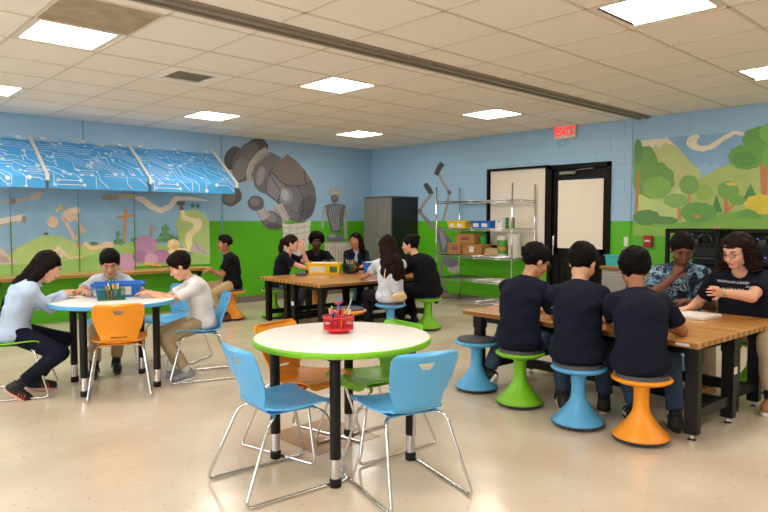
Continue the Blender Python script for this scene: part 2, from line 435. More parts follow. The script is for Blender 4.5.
    # eyes, brows, lips
    for q in (1, -1):
        e = MB(); M3 = Matrix([list(r) for r in HR]); dn = hp > 18
        if not dn: e.ell(H(.084, q*.031, .003), (.007*hs, .0125*hs, .0052*hs), 0, 12, 8, M3)
        e.ell(H(.0885, q*.031, .001 if not dn else -.002), (.0045*hs, (.0062 if not dn else .0115)*hs, (.0055 if not dn else .0022)*hs), 1, 10, 6, M3)
        e.build('eye', [mat('eye_white', (.46, .41, .36), .4), mat('eye_dark', '1c100a', .3)], root, True)
        bm = MB(); bm.tube([H(.0905, q*.014, .026), H(.0900, q*.032, .034), H(.080, q*.049, .027)], [.0035*hs, .0042*hs, .002*hs], 6); bm.build('eyebrow', mat('eyebrow_dark', (.012, .009, .007), .8, spec=.1), root, True)
    lp = MB(); lp.ell(H(.0955, 0, -.062), (.0055*hs, .021*hs, .0048*hs), 0, 12, 6, Matrix([list(r) for r in HR])); lp.ell(H(.0945, 0, -.071), (.0058*hs, .018*hs, .0055*hs), 0, 12, 6, Matrix([list(r) for r in HR]))
    lp.build('lips', mat('lips_' + skin, {'light': 'b8695c', 'pale': 'bd6a62', 'tan': 'a15c4b', 'olive': 'a85f50', 'brown': '6a3a35', 'dark': '4c2725', 'mid': '864a3e'}[skin], .4), root, True)
    # hair
    G = Field(max(vox*.85, .006)); hm = mat('hair_' + hair_col, hair_col, .55, noise_amt=.3, noise_scale=70, bump=.45, bump_scale=110, spec=.07, stretch=(1, 1, .15))
    gr = {'short': .007, 'fade': .003, 'curly': .013, 'afro': .030, 'long': .007, 'pony': .007, 'bun': .007, 'crop': .005}[hair]
    G.ell(H(-.019, 0, .036), (np.array([.097, .081, .092])*hs3 + gr), HR, .02)
    if hair in ('short', 'curly', 'crop'): G.ell(H(-.035, 0, .062), (np.array([.085, .070, .075])*hs3 + gr), HR, .02)
    if hair == 'short': G.cone(H(.036, -.030, .096), H(.058, .02, .092), .023*hs, .020*hs, .02); G.ell(H(-.01, 0, .085), np.array([.085, .068, .052])*hs3, HR, .02)
    if hair == 'fade': G.ell(H(.005, 0, .085), np.array([.082, .062, .052])*hs3, HR, .02)
    if hair == 'afro': G.ell(H(-.01, 0, .060), (np.array([.098, .090, .085])*hs3 + gr*.6), HR, .02)
    n1 = HR @ np.array([1.02, 0, -1.0]); lowz = {'short': -.060, 'fade': -.02, 'curly': -.055, 'afro': -.04, 'crop': -.045}.get(hair, -.11)
    G.half(H(.090, 0, {'afro': .068, 'short': .056, 'long': .072}.get(hair, .060)), n1, .01)
    if lowz > -.1: G.half(H(-.05, 0, lowz), HR @ np.array([-.25, 0, -1.]), .01)
    if hair in ('long', 'pony', 'bun'):
        if hair == 'bun': G.ell(H(-.085, 0, .085), np.array([.05, .05, .045])*hs3, HR, .01)
        if hair == 'long':
            for q in (1, -1): G.cone(H(.010, q*.078, .040), H(-.035, q*.074, -.085), .024*hs, .028*hs, .02)
        for path in (hair_path or []):
            pts = [np.array(p[:3]) for p in path]; rr = [p[3] for p in path]
            fr = [H(*p) if len(pt) == 5 else (Nk + TR @ (p*s)) for p, pt in zip(pts, path)]
            for k in range(len(fr) - 1): G.cone(fr[k], fr[k+1], rr[k]*s, rr[k+1]*s, .025)
    elif hair_path:
        for path in hair_path:
            fr = [H(*p[:3]) if len(p) == 5 else (Nk + TR @ (np.array(p[:3])*s)) for p in path]
            for k in range(len(fr) - 1): G.cone(fr[k], fr[k+1], path[k][3]*s, path[k+1][3]*s, .025)
    am, fq = {'curly': (.006, 95), 'afro': (.006, 110), 'short': (.0035, 80), 'fade': (.001, 80), 'crop': (.0015, 80), 'long': (.004, 55), 'pony': (.003, 60), 'bun': (.003, 60)}[hair]
    if extra and 'curls' in extra: am, fq = .013, 46
    hw = lambda X, Y, Z: am*(np.sin(fq*X + 7*np.sin(20*Z) + 3)*np.sin(fq*Y + 5*np.sin(17*Z))*(np.sin(fq*.9*Z) if hair in ('curly', 'afro') or (extra and 'curls' in extra) else 1))
    link('hair', G.mesh('hair', hw), hm, root)
    if glasses:
        gl = MB()
        for q in (1, -1):
            c0 = np.array([.106, q*.033, .003]); gl.tube([H(*(c0 + np.array([0, .023*math.cos(t), .017*math.sin(t)]))) for t in np.linspace(0, 2*PI, 17)[:-1]], .0022, 6, closed=True)
            gl.tube([H(.106, q*.056, .008), H(.05, q*.078, .010), H(-.01, q*.083, .006)], .002, 6)
        gl.tube([H(.106, -.010, .008), H(.110, 0, .011), H(.106, .010, .008)], .002, 6)
        gl.build('glasses', mat('glasses_black', '0b0b0c', .3), root, True)
    info = dict(root=root, Nk=Nk, P=P, H=H, up=up, fv=fv, yv=yv, sh=sh, arm=armj, leg=legj, shirt=shirt_o, TR=TR, s=s, W=lambda p: rotz(th) @ np.array(p) + np.array([at[0], at[1], 0]))
    return info

def decal(info, me, centre, out, upd, m, name='shirt_print', lift=.0015):
    """flat lettering laid onto the shirt by dropping every point onto its surface (all in the person's own frame)"""
    sh = info['shirt'].data; bv = BVHTree.FromPolygons([v.co[:] for v in sh.vertices], [p.vertices[:] for p in sh.polygons])
    out = Vector(out).normalized(); u = Vector(upd); u = (u - out*u.dot(out)).normalized(); r = u.cross(out)
    for v in me.vertices:
        p = Vector(centre) + r*v.co.x + u*v.co.y; hit = bv.ray_cast(p + out*.3, -out)
        v.co = (hit[0] + hit[1]*lift) if hit[0] is not None else p
    return link(name, me, m, info['root'])

# ------------------------------------------------------------------ the room (wall_left: y = 8.96, wall_right: x = 8.07)
XW, YW, ZC, X0, Y0 = 8.07, 8.96, 2.627, -3.0, -2.6
ZG = 1.30                                                    # blue paint above, green below
def nodes(name):
    m = bpy.data.materials.new(name); m.use_nodes = True; return m, m.node_tree.nodes, m.node_tree.links, m.node_tree.nodes['Principled BSDF']
def floor_mat(name='floor_vinyl', base='cdb79c', lo='c9b8a2', hi='dccfbc'):
    m, N, L, b = nodes(name); tc = N.new('ShaderNodeTexCoord')
    n1 = N.new('ShaderNodeTexNoise'); n1.inputs['Scale'].default_value = 1.3; n1.inputs['Detail'].default_value = 5; L.new(tc.outputs['Object'], n1.inputs['Vector'])
    r = N.new('ShaderNodeValToRGB'); r.color_ramp.elements[0].position = .35; r.color_ramp.elements[0].color = (*lin(lo), 1); r.color_ramp.elements[1].position = .68; r.color_ramp.elements[1].color = (*lin(hi), 1)
    L.new(n1.outputs['Fac'], r.inputs['Fac'])
    v = N.new('ShaderNodeTexVoronoi'); v.inputs['Scale'].default_value = 26; L.new(tc.outputs['Object'], v.inputs['Vector'])
    t = N.new('ShaderNodeMath'); t.operation = 'LESS_THAN'; t.inputs[1].default_value = .16; L.new(v.outputs['Distance'], t.inputs[0])
    s = N.new('ShaderNodeSeparateColor'); L.new(v.outputs['Color'], s.inputs[0]); g = N.new('ShaderNodeMath'); g.operation = 'GREATER_THAN'; g.inputs[1].default_value = .72; L.new(s.outputs[0], g.inputs[0])
    mu = N.new('ShaderNodeMath'); mu.operation = 'MULTIPLY'; L.new(t.outputs[0], mu.inputs[0]); L.new(g.outputs[0], mu.inputs[1])
    m3 = N.new('ShaderNodeMath'); m3.operation = 'MULTIPLY'; m3.inputs[1].default_value = .45; L.new(mu.outputs[0], m3.inputs[0])
    mx = N.new('ShaderNodeMix'); mx.data_type = 'RGBA'; L.new(m3.outputs[0], mx.inputs['Factor']); L.new(r.outputs[0], mx.inputs['A']); mx.inputs['B'].default_value = (*lin('8f6644'), 1)
    L.new(mx.outputs['Result'], b.inputs['Base Color'])
    n2 = N.new('ShaderNodeTexNoise'); n2.inputs['Scale'].default_value = 3.5; L.new(tc.outputs['Object'], n2.inputs['Vector'])
    mr = N.new('ShaderNodeMapRange'); mr.inputs['To Min'].default_value = .13; mr.inputs['To Max'].default_value = .30; L.new(n2.outputs['Fac'], mr.inputs['Value']); L.new(mr.outputs['Result'], b.inputs['Roughness'])
    bp = N.new('ShaderNodeBump'); bp.inputs['Strength'].default_value = .04; bp.inputs['Distance'].default_value = .02; n3 = N.new('ShaderNodeTexNoise'); n3.inputs['Scale'].default_value = 9; L.new(tc.outputs['Object'], n3.inputs['Vector']); L.new(n3.outputs['Fac'], bp.inputs['Height']); L.new(bp.outputs['Normal'], b.inputs['Normal'])
    b.inputs['Specular IOR Level'].default_value = .6
    return m
def block_mat(name, axis):
    """painted concrete block: blue above ZG, green below, mortar lines as bump"""
    m, N, L, b = nodes(name); tc = N.new('ShaderNodeTexCoord'); sx = N.new('ShaderNodeSeparateXYZ'); L.new(tc.outputs['Object'], sx.inputs[0])
    cb = N.new('ShaderNodeCombineXYZ'); L.new(sx.outputs[axis], cb.inputs[0]); L.new(sx.outputs[2], cb.inputs[1])
    br = N.new('ShaderNodeTexBrick'); L.new(cb.outputs[0], br.inputs['Vector']); br.inputs['Scale'].default_value = 1
    br.inputs['Brick Width'].default_value = .40; br.inputs['Row Height'].default_value = .186; br.inputs['Mortar Size'].default_value = .005; br.inputs['Mortar Smooth'].default_value = .6
    gt = N.new('ShaderNodeMath'); gt.operation = 'GREATER_THAN'; gt.inputs[1].default_value = ZG; L.new(sx.outputs[2], gt.inputs[0])
    mx = N.new('ShaderNodeMix'); mx.data_type = 'RGBA'; L.new(gt.outputs[0], mx.inputs['Factor']); mx.inputs['A'].default_value = (*lin(GREEN), 1); mx.inputs['B'].default_value = (*lin(BLUE), 1)
    n = N.new('ShaderNodeTexNoise'); n.inputs['Scale'].default_value = 1.5; L.new(tc.outputs['Object'], n.inputs['Vector']); mr = N.new('ShaderNodeMapRange'); mr.inputs['To Min'].default_value = .93; mr.inputs['To Max'].default_value = 1.07; L.new(n.outputs['Fac'], mr.inputs['Value'])
    sc = N.new('ShaderNodeVectorMath'); sc.operation = 'SCALE'; L.new(mx.outputs['Result'], sc.inputs[0]); L.new(mr.outputs['Result'], sc.inputs['Scale']); L.new(sc.outputs['Vector'], b.inputs['Base Color'])
    bp = N.new('ShaderNodeBump'); bp.invert = True; bp.inputs['Strength'].default_value = .55; bp.inputs['Distance'].default_value = .006; L.new(br.outputs['Fac'], bp.inputs['Height'])
    L.new(bp.outputs['Normal'], b.inputs['Normal']); b.inputs['Roughness'].default_value = .42
    return m
BLUE, GREEN = '9abfdc', '57b315'
M_FLOOR = floor_mat(); M_FLOOR2 = floor_mat('floor_vinyl_patch', lo='a58564', hi='b89878')
M_BA, M_BB = block_mat('painted_block_left', 0), block_mat('painted_block_right', 1)
M_TILE = mat('ceiling_tile', 'f2ebe3', .95, bump=.25, bump_scale=160, noise_amt=.03, noise_scale=90, spec=.1)
M_GRID = mat('ceiling_grid', 'd9cfc2', .6); M_CREAM = mat('plain_wall', 'd9cfc0', .8)
struct(boxobj('floor', (X0-.1, XW+.3, Y0-.1, YW+.3, -.12, 0), M_FLOOR))
struct(boxobj('ceiling', (X0-.1, XW+.3, Y0-.1, YW+.3, ZC+.10, ZC+.2), M_TILE))
struct(boxobj('wall_left', (X0-.1, XW+.3, YW, YW+.2, 0, ZC+.1), M_BA))
# right wall with the two openings (window bay y 5.20-6.24, door 4.25-5.13)
WY0, WY1, WZ0, WZ1, DY0, DY1, DZ = 5.145, 6.25, .86, 2.105, 4.19, 5.145, 2.095
q = MB()
q.box(XW, XW+.2, Y0-.1, DY0, 0, ZC+.1); q.box(XW, XW+.2, DY0, DY1, DZ, ZC+.1); q.box(XW, XW+.2, WY0, WY1, WZ1, ZC+.1); q.box(XW, XW+.2, WY0, WY1, 0, WZ0); q.box(XW, XW+.2, WY1, YW, 0, ZC+.1)
struct(q.build('wall_right', M_BB))
struct(boxobj('trim_1', (XW-.012, XW, 3.905, 3.935, 0, ZC), M_BB))                     # pilaster edge beside the landscape mural
struct(boxobj('wall_front', (X0-.1, XW+.2, Y0-.2, Y0, 0, ZC+.1), M_CREAM))
q = MB()                                                                                 # unseen wall behind-left of the camera, three window openings added for soft fill
ys = [Y0, -1.6, 1.0, 1.8, 4.4, 5.2, 7.8, YW]
for i in range(0, 7, 2): q.box(X0-.2, X0, ys[i], ys[i+1], 0, ZC+.1)
for i in (1, 3, 5): q.box(X0-.2, X0, ys[i], ys[i+1], 0, .8); q.box(X0-.2, X0, ys[i], ys[i+1], 2.3, ZC+.1)
struct(q.build('wall_back', M_CREAM))
for k, i in enumerate((1, 3, 5)):
    q = MB()
    for j in range(4):
        y = ys[i] + (ys[i+1] - ys[i])*j/3; q.box(X0-.12, X0-.06, y-.025, y+.025, .8, 2.3)
    q.box(X0-.12, X0-.06, ys[i], ys[i+1], .8, .85); q.box(X0-.12, X0-.06, ys[i], ys[i+1], 2.25, 2.3)
    struct(q.build('window_%d' % (k+2), mat('window_frame_grey', '8f9296', .5)))  # frames of the added openings that let in fill light
M_BASE = mat('rubber_baseboard', '7d6f62', .5)
struct(boxobj('baseboard_left', (X0, XW, YW-.012, YW, 0, .10), M_BASE))
q = MB(); q.box(XW-.012, XW, Y0, DY0, 0, .10); q.box(XW-.012, XW, DY1, YW-.012, 0, .10); struct(q.build('baseboard_right', M_BASE))
struct(boxobj('trim_2', (2.11, 2.585, 2.79, 3.30, 0, .0012), M_FLOOR2))                  # darker patch of replaced floor vinyl
q = MB()                                                                                 # conduits / wall joints
q.box(4.945, 4.965, YW-.006, YW, 0, ZC); q.box(2.925, 2.94, YW-.006, YW, 1.9, ZC); struct(q.build('trim_3', mat('joint_blue', '6f9cc4', .6)))

# ceiling grid: cells .615 x .63, and the folding-partition track
GX = [1.85 + .62*k for k in range(-8, 11)]; GYN = [3.385 - .63*k for k in range(0, 10)]; GYF = [4.03 + .63*k for k in range(0, 8)]
LAMPS = [(1.23, 4.66), (3.71, 4.66), (6.19, 4.66), (1.23, 7.18), (3.71, 7.18), (6.19, 7.18), (3.71, 1.495), (6.19, 1.495), (1.23, 1.495),
         (-1.25, 1.495), (-1.25, 4.66), (-1.25, 7.18), (1.23, -1.025), (3.71, -1.025), (6.19, -1.025), (-1.25, -1.025)]
VENT = (2.47, 5.29)
g = MB()
for x in GX: g.box(x-.012, x+.012, Y0, YW, ZC-.004, ZC+.012)
for y in GYN + GYF: g.box(X0, XW, y-.012, y+.012, ZC-.004, ZC+.011)
struct(g.build('trim_4', M_GRID))
t = MB(); xs = [X0] + GX + [XW]; yy = [Y0] + sorted(GYN + GYF) + [YW]
cells = {(round(a, 2), round(b, 2)) for a, b in LAMPS + [VENT]}
holes = []
for i in range(len(xs)-1):
    for j in range(len(yy)-1):
        if any(abs(xs[i]-a) < .05 and abs(yy[j]-b) < .05 for a, b in LAMPS + [VENT]): continue
        t.box(xs[i], xs[i+1], yy[j], yy[j+1], ZC, ZC+.018)
struct(t.build('trim_5', M_TILE))
trk = MB(); M_TRK = mat('track_grey', '9a9184', .45, metal=.3)
for y0, y1, z in ((3.70, 3.735, .03), (3.735, 3.80, .012), (3.80, 3.835, .03)): trk.box(X0, XW-.002, y0, y1, ZC-z, ZC)
trk.box(X0, XW-.002, 3.66, 3.70, ZC-.012, ZC, 0); trk.box(X0, XW-.002, 3.755, 3.775, ZC-.0135, ZC-.011, 1)
tag(trk.build('ceiling_track', [M_TRK, mat('track_dark', '3b3833', .6)]), 'long grey partition track running across the tiled ceiling', 'ceiling track')

M_DIFF = mat('lamp_diffuser', (1.0, .935, .85), .5, emit=LAMP_STRENGTH); M_LFR = mat('lamp_frame_white', 'e6ded2', .5)
LAMP_LABELS = ['bright square ceiling light at upper left, nearest the dark grey ceiling tile', 'square ceiling light just right of the air vent, before the long track', 'square ceiling light near the red exit sign, behind the track',
 'square ceiling light at the far left edge of the photo', 'square ceiling light over the giant mural, left of the ceiling centre', 'small square ceiling light furthest back, above the tall grey cabinet',
 'largest square ceiling light, cut by the top edge at upper right', 'square ceiling light at the right edge above the landscape mural']
proto = None
for i, (x, y) in enumerate(LAMPS):
    lab = LAMP_LABELS[i] if i < 8 else 'square ceiling light in the part of the room behind the camera'
    if proto is None:
        proto = thing('ceiling_light', lab, 'ceiling light', (x, y, ZC), 0, 'square ceiling lights')
        f = MB(); W, D = .62, .63
        f.box(.012, .06, .012, D-.012, .0, .014); f.box(W-.06, W-.012, .012, D-.012, 0, .014); f.box(.06, W-.06, .012, .05, 0, .014); f.box(.06, W-.06, D-.05, D-.012, 0, .014)
        f.build('frame', M_LFR, proto)
        d = MB(); n = 12
        V = []; F = []
        for a in range(n+1):
            for b in range(2): u = a/n; V.append((.06 + (W-.12)*u, .05 + (D-.10)*b, .012 + .05*math.sin(PI*u)))
        for a in range(n): F.append((2*a, 2*a+1, 2*a+3, 2*a+2))
        d.add(V, F); d.build('diffuser', M_DIFF, proto)
        e = MB(); e.box(.06, W-.06, .046, .05, .0, .075); e.box(.06, W-.06, D-.05, D-.046, 0, .075); e.build('end_plate', M_LFR, proto)
    else: copy_tree(proto, None, (x, y, ZC), 0, lab)
tag(boxobj('return_air_panel', (1.255, 1.84, 4.045, 4.645, ZC-.003, ZC+.004), mat('return_panel', 'a8977f', .8, noise_amt=.15, noise_scale=8)), 'dark tan ceiling panel beside the bright upper left light', 'ceiling panel')
v = thing('ceiling_vent', 'square white air vent with dark slatted middle in the ceiling', 'air vent', (VENT[0]+.31, VENT[1]+.315, ZC))
q = MB(); 
for a, b in ((.30, .19),):
    q.box(-a, a, -a, -b, -.004, .012); q.box(-a, a, b, a, -.004, .012); q.box(-a, -b, -b, b, -.004, .012); q.box(b, a, -b, b, -.004, .012)
q.build('frame', mat('vent_white', 'f4efe8', .6), v)
q = MB(); q.box(-.17, .17, -.17, .17, .05, .06); q.build('duct', mat('vent_dark', '4a443d', .9), v)
for k in range(5):
    q = MB(); y = -.13 + .065*k; q.add([(-.17, y-.02, -.002), (.17, y-.02, -.002), (.17, y+.012, .035), (-.17, y+.012, .035), (-.17, y-.018, .0), (.17, y-.018, .0), (.17, y+.014, .037), (-.17, y+.014, .037)], [(0,1,2,3), (7,6,5,4), (0,4,5,1), (2,6,7,3), (0,3,7,4), (1,5,6,2)])
    q.build('slat', mat('vent_slat', 'd2c8ba', .6), v)

# ------------------------------------------------------------------ murals: painted shapes as thin layers on the wall
def clip(poly, lo, hi):
    for ax, val, sg in ((0, lo[0], 1), (0, hi[0], -1), (1, lo[1], 1), (1, hi[1], -1)):
        o = []
        for i in range(len(poly)):
            a, b = poly[i-1], poly[i]; ia, ib = (a[ax]-val)*sg >= 0, (b[ax]-val)*sg >= 0
            if ia != ib: t = (val-a[ax])/(b[ax]-a[ax]); o.append((a[0]+(b[0]-a[0])*t, a[1]+(b[1]-a[1])*t))
            if ib: o.append(b)
        poly = o
        if len(poly) < 3: return []
    return poly
def mural(name, data, side, lo, hi, label, base=.0015, gain=1.0, pale=0.0):
    q = MB(); mats = []; key = {}
    for k, (c, poly) in enumerate(data):
        poly = clip(poly, lo, hi)
        if len(poly) < 3: continue
        if c not in key: key[c] = len(mats); mats.append(mat('paint_' + name + side + c, tuple(min(1, (v_*gain)*(1-pale) + .80*pale) for v_ in lin(c)), .55, noise_amt=.06, noise_scale=6))
        d0, d1 = .0006, base + .00035*k
        P = (lambda u, z, d: (u, YW - d, z)) if side == 'A' else (lambda u, z, d: (XW - d, u, z))
        q.prism(poly, lambda u, z: P(u, z, d0), lambda u, z: P(u, z, d1), key[c])
    return tag(q.build(name, mats), label, 'mural')
MURAL_RIGHT=[
('86add0',[(3.893,2.34),(3.837,2.338),(2.594,2.333),(2.277,2.34),(1.777,2.327),(1.739,1.129),(3.865,1.106)]),
('93b6d4',[(3.159,1.89),(3.084,1.939),(2.99,2.004),(2.955,1.949),(2.856,1.978),(2.805,1.905),(2.853,1.856),(3.052,1.777),(3.139,1.799)]),
('b9c283',[(3.837,2.331),(3.457,2.337),(3.279,2.15),(3.162,1.998),(3.049,1.898),(3.059,1.778),(3.144,1.277),(3.845,1.257),(3.874,2.235)]),
('e3d9c3',[(3.829,2.33),(3.457,2.337),(3.279,2.15),(3.374,2.231),(3.485,2.277),(3.558,2.217),(3.604,2.258),(3.66,2.21),(3.688,2.265),(3.764,2.196),(3.819,2.25)]),
('a9bb6e',[(3.313,1.68),(3.08,1.797),(2.855,1.926),(2.553,2.016),(1.767,2.032),(1.741,1.217),(3.32,1.203)]),
('b9cf85',[(3.842,1.679),(3.626,1.578),(3.475,1.537),(3.296,1.716),(3.187,1.603),(3.144,1.277),(3.833,1.261)]),
('e6dcc4',[(3.231,2.236),(3.212,2.31),(3.16,2.341),(3.094,2.342),(3.066,2.311),(3.093,2.288),(3.106,2.25),(3.07,2.201),(2.975,2.197),(2.89,2.245),(2.799,2.299),(2.691,2.343),(2.578,2.318),(2.595,2.272),(2.678,2.301),(2.791,2.243),(2.901,2.162),(3.028,2.13),(3.152,2.162)]),
('6fa04d',[(3.368,1.81),(3.352,1.76),(3.371,1.716),(3.414,1.685),(3.438,1.642),(3.478,1.607),(3.538,1.606),(3.591,1.595),(3.649,1.58),(3.704,1.604),(3.752,1.633),(3.813,1.649),(3.853,1.69),(3.866,1.741),(3.9,1.785),(3.918,1.836),(3.89,1.882),(3.877,1.928),(3.865,1.98),(3.813,2.005),(3.761,2.023),(3.718,2.057),(3.659,2.06),(3.602,2.04),(3.545,2.039),(3.488,2.023),(3.454,1.978),(3.415,1.943),(3.37,1.907),(3.365,1.857)]),
('6fa04d',[(3.574,2.025),(3.583,1.97),(3.586,1.91),(3.612,1.864),(3.651,1.844),(3.686,1.815),(3.727,1.797),(3.769,1.822),(3.807,1.85),(3.85,1.874),(3.875,1.928),(3.883,1.988),(3.9,2.046),(3.901,2.108),(3.873,2.155),(3.849,2.2),(3.823,2.248),(3.78,2.258),(3.738,2.25),(3.695,2.255),(3.653,2.232),(3.627,2.18),(3.598,2.136),(3.571,2.085)]),
('5a9350',[(3.773,2.189),(3.771,2.138),(3.778,2.093),(3.792,2.065),(3.806,2.044),(3.822,2.029),(3.84,2.038),(3.855,2.069),(3.868,2.105),(3.879,2.146),(3.883,2.198),(3.878,2.245),(3.872,2.288),(3.862,2.329),(3.847,2.351),(3.83,2.349),(3.813,2.339),(3.796,2.323),(3.782,2.286),(3.776,2.237)]),
('85b455',[(3.399,1.712),(3.391,1.674),(3.419,1.644),(3.447,1.618),(3.475,1.587),(3.523,1.583),(3.569,1.581),(3.619,1.576),(3.659,1.6),(3.696,1.625),(3.738,1.649),(3.746,1.689),(3.751,1.725),(3.76,1.765),(3.73,1.795),(3.7,1.822),(3.671,1.853),(3.622,1.856),(3.576,1.856),(3.527,1.86),(3.487,1.835),(3.452,1.81),(3.412,1.786),(3.404,1.748)]),
('c2794a',[(3.828,1.946),(3.801,1.944),(3.822,1.295),(3.862,1.295)]),
('78a553',[(3.063,1.735),(3.068,1.698),(3.088,1.669),(3.11,1.642),(3.14,1.622),(3.177,1.623),(3.212,1.63),(3.248,1.643),(3.273,1.673),(3.287,1.708),(3.299,1.745),(3.295,1.783),(3.274,1.812),(3.251,1.839),(3.22,1.858),(3.183,1.857),(3.148,1.849),(3.113,1.835),(3.088,1.806),(3.075,1.771)]),
('93b35a',[(2.901,1.637),(2.91,1.609),(2.92,1.582),(2.938,1.559),(2.966,1.549),(2.995,1.547),(3.026,1.548),(3.052,1.564),(3.072,1.588),(3.089,1.613),(3.096,1.644),(3.087,1.672),(3.076,1.699),(3.058,1.723),(3.029,1.732),(3,1.734),(2.97,1.733),(2.944,1.716),(2.925,1.692),(2.908,1.667)]),
('cf8a5a',[(3.194,1.621),(3.166,1.621),(3.149,1.476),(3.191,1.477)]),
('c98d62',[(3.305,1.479),(3.283,1.478),(3.258,1.306),(3.315,1.306)]),
('86b062',[(3.171,1.549),(3.184,1.527),(3.203,1.508),(3.217,1.486),(3.249,1.473),(3.289,1.471),(3.326,1.465),(3.368,1.464),(3.401,1.479),(3.431,1.494),(3.466,1.509),(3.479,1.532),(3.475,1.556),(3.479,1.579),(3.469,1.602),(3.435,1.615),(3.405,1.628),(3.372,1.642),(3.331,1.64),(3.293,1.632),(3.253,1.628),(3.22,1.614),(3.205,1.591),(3.186,1.571)]),
('4c8a45',[(2.863,1.612),(2.914,1.402),(2.791,1.4)]),
('4c8a45',[(2.499,1.726),(2.592,1.501),(2.395,1.497)]),
('c07c50',[(2.774,1.591),(2.748,1.591),(2.718,1.452),(2.662,1.513),(2.655,1.492),(2.717,1.41),(2.702,1.348),(2.774,1.348)]),
('74a44f',[(2.616,1.655),(2.62,1.625),(2.639,1.601),(2.655,1.575),(2.681,1.558),(2.715,1.557),(2.747,1.554),(2.781,1.56),(2.806,1.583),(2.83,1.605),(2.85,1.632),(2.848,1.664),(2.845,1.693),(2.838,1.724),(2.811,1.743),(2.783,1.756),(2.754,1.77),(2.72,1.765),(2.69,1.751),(2.658,1.74),(2.637,1.714),(2.628,1.685)]),
('d3c055',[(2.636,1.728),(2.639,1.722),(2.646,1.717),(2.658,1.713),(2.673,1.711),(2.69,1.71),(2.709,1.711),(2.726,1.713),(2.742,1.717),(2.754,1.722),(2.762,1.727),(2.765,1.733),(2.762,1.739),(2.755,1.744),(2.743,1.748),(2.727,1.751),(2.71,1.752),(2.691,1.751),(2.674,1.748),(2.659,1.744),(2.647,1.74),(2.639,1.734)]),
('74a44f',[(2.553,1.541),(2.555,1.524),(2.565,1.508),(2.579,1.495),(2.599,1.486),(2.621,1.482),(2.644,1.482),(2.667,1.487),(2.687,1.497),(2.703,1.511),(2.714,1.527),(2.717,1.545),(2.715,1.562),(2.705,1.578),(2.69,1.591),(2.67,1.6),(2.648,1.604),(2.624,1.604),(2.602,1.598),(2.582,1.588),(2.566,1.575),(2.556,1.558)]),
('7cae4c',[(3.869,1.284),(3.581,1.258),(3.286,1.284),(2.84,1.376),(2.553,1.432),(2.134,1.443),(1.748,1.437),(1.739,1.129),(3.865,1.106)]),
('5e8d4c',[(3.515,1.344),(3.536,1.32),(3.541,1.294),(3.569,1.274),(3.611,1.263),(3.647,1.245),(3.695,1.248),(3.741,1.25),(3.789,1.255),(3.817,1.278),(3.856,1.294),(3.875,1.319),(3.87,1.345),(3.881,1.373),(3.852,1.394),(3.825,1.415),(3.793,1.435),(3.744,1.436),(3.7,1.446),(3.653,1.441),(3.615,1.425),(3.569,1.416),(3.55,1.392),(3.531,1.369)]),
('5e8d4c',[(3.304,1.306),(3.311,1.292),(3.329,1.279),(3.36,1.267),(3.399,1.259),(3.444,1.255),(3.492,1.255),(3.538,1.259),(3.579,1.267),(3.611,1.278),(3.632,1.292),(3.639,1.307),(3.632,1.321),(3.612,1.335),(3.581,1.346),(3.54,1.354),(3.494,1.358),(3.447,1.358),(3.401,1.354),(3.362,1.345),(3.331,1.334),(3.311,1.321)]),
('68a24b',[(2.843,1.401),(2.858,1.375),(2.871,1.35),(2.888,1.324),(2.931,1.311),(2.962,1.29),(3.01,1.285),(3.057,1.283),(3.106,1.28),(3.147,1.297),(3.196,1.305),(3.228,1.327),(3.25,1.352),(3.28,1.376),(3.27,1.405),(3.277,1.433),(3.259,1.459),(3.226,1.479),(3.203,1.505),(3.153,1.511),(3.111,1.524),(3.063,1.527),(3.017,1.516),(2.968,1.515),(2.934,1.493),(2.898,1.476),(2.868,1.454),(2.864,1.427)]),
('c58b5b',[(3.035,1.356),(3.036,1.348),(3.04,1.341),(3.046,1.335),(3.054,1.33),(3.063,1.328),(3.073,1.328),(3.083,1.33),(3.091,1.335),(3.098,1.341),(3.102,1.349),(3.104,1.357),(3.103,1.365),(3.099,1.372),(3.092,1.378),(3.084,1.383),(3.075,1.385),(3.065,1.385),(3.055,1.382),(3.047,1.378),(3.041,1.372),(3.036,1.364)]),
('c07c50',[(2.417,2.049),(2.328,2.076),(2.328,1.579),(2.385,1.581)]),
('66a04a',[(2.378,2.02),(2.373,1.99),(2.379,1.961),(2.41,1.944),(2.424,1.916),(2.457,1.903),(2.495,1.9),(2.529,1.883),(2.569,1.895),(2.607,1.903),(2.649,1.91),(2.672,1.939),(2.707,1.958),(2.73,1.985),(2.73,2.017),(2.752,2.047),(2.74,2.076),(2.723,2.101),(2.717,2.133),(2.679,2.145),(2.651,2.162),(2.618,2.179),(2.576,2.169),(2.538,2.175),(2.499,2.165),(2.469,2.142),(2.428,2.132),(2.409,2.103),(2.392,2.076),(2.367,2.049)]),
('66a04a',[(2.228,2.182),(2.231,2.151),(2.228,2.115),(2.254,2.092),(2.285,2.076),(2.307,2.048),(2.342,2.037),(2.383,2.045),(2.421,2.04),(2.462,2.043),(2.494,2.071),(2.525,2.092),(2.564,2.112),(2.578,2.147),(2.582,2.182),(2.602,2.216),(2.599,2.25),(2.573,2.276),(2.562,2.307),(2.542,2.336),(2.501,2.342),(2.467,2.351),(2.431,2.366),(2.391,2.355),(2.355,2.337),(2.315,2.33),(2.282,2.307),(2.267,2.273),(2.24,2.247),(2.219,2.215)]),
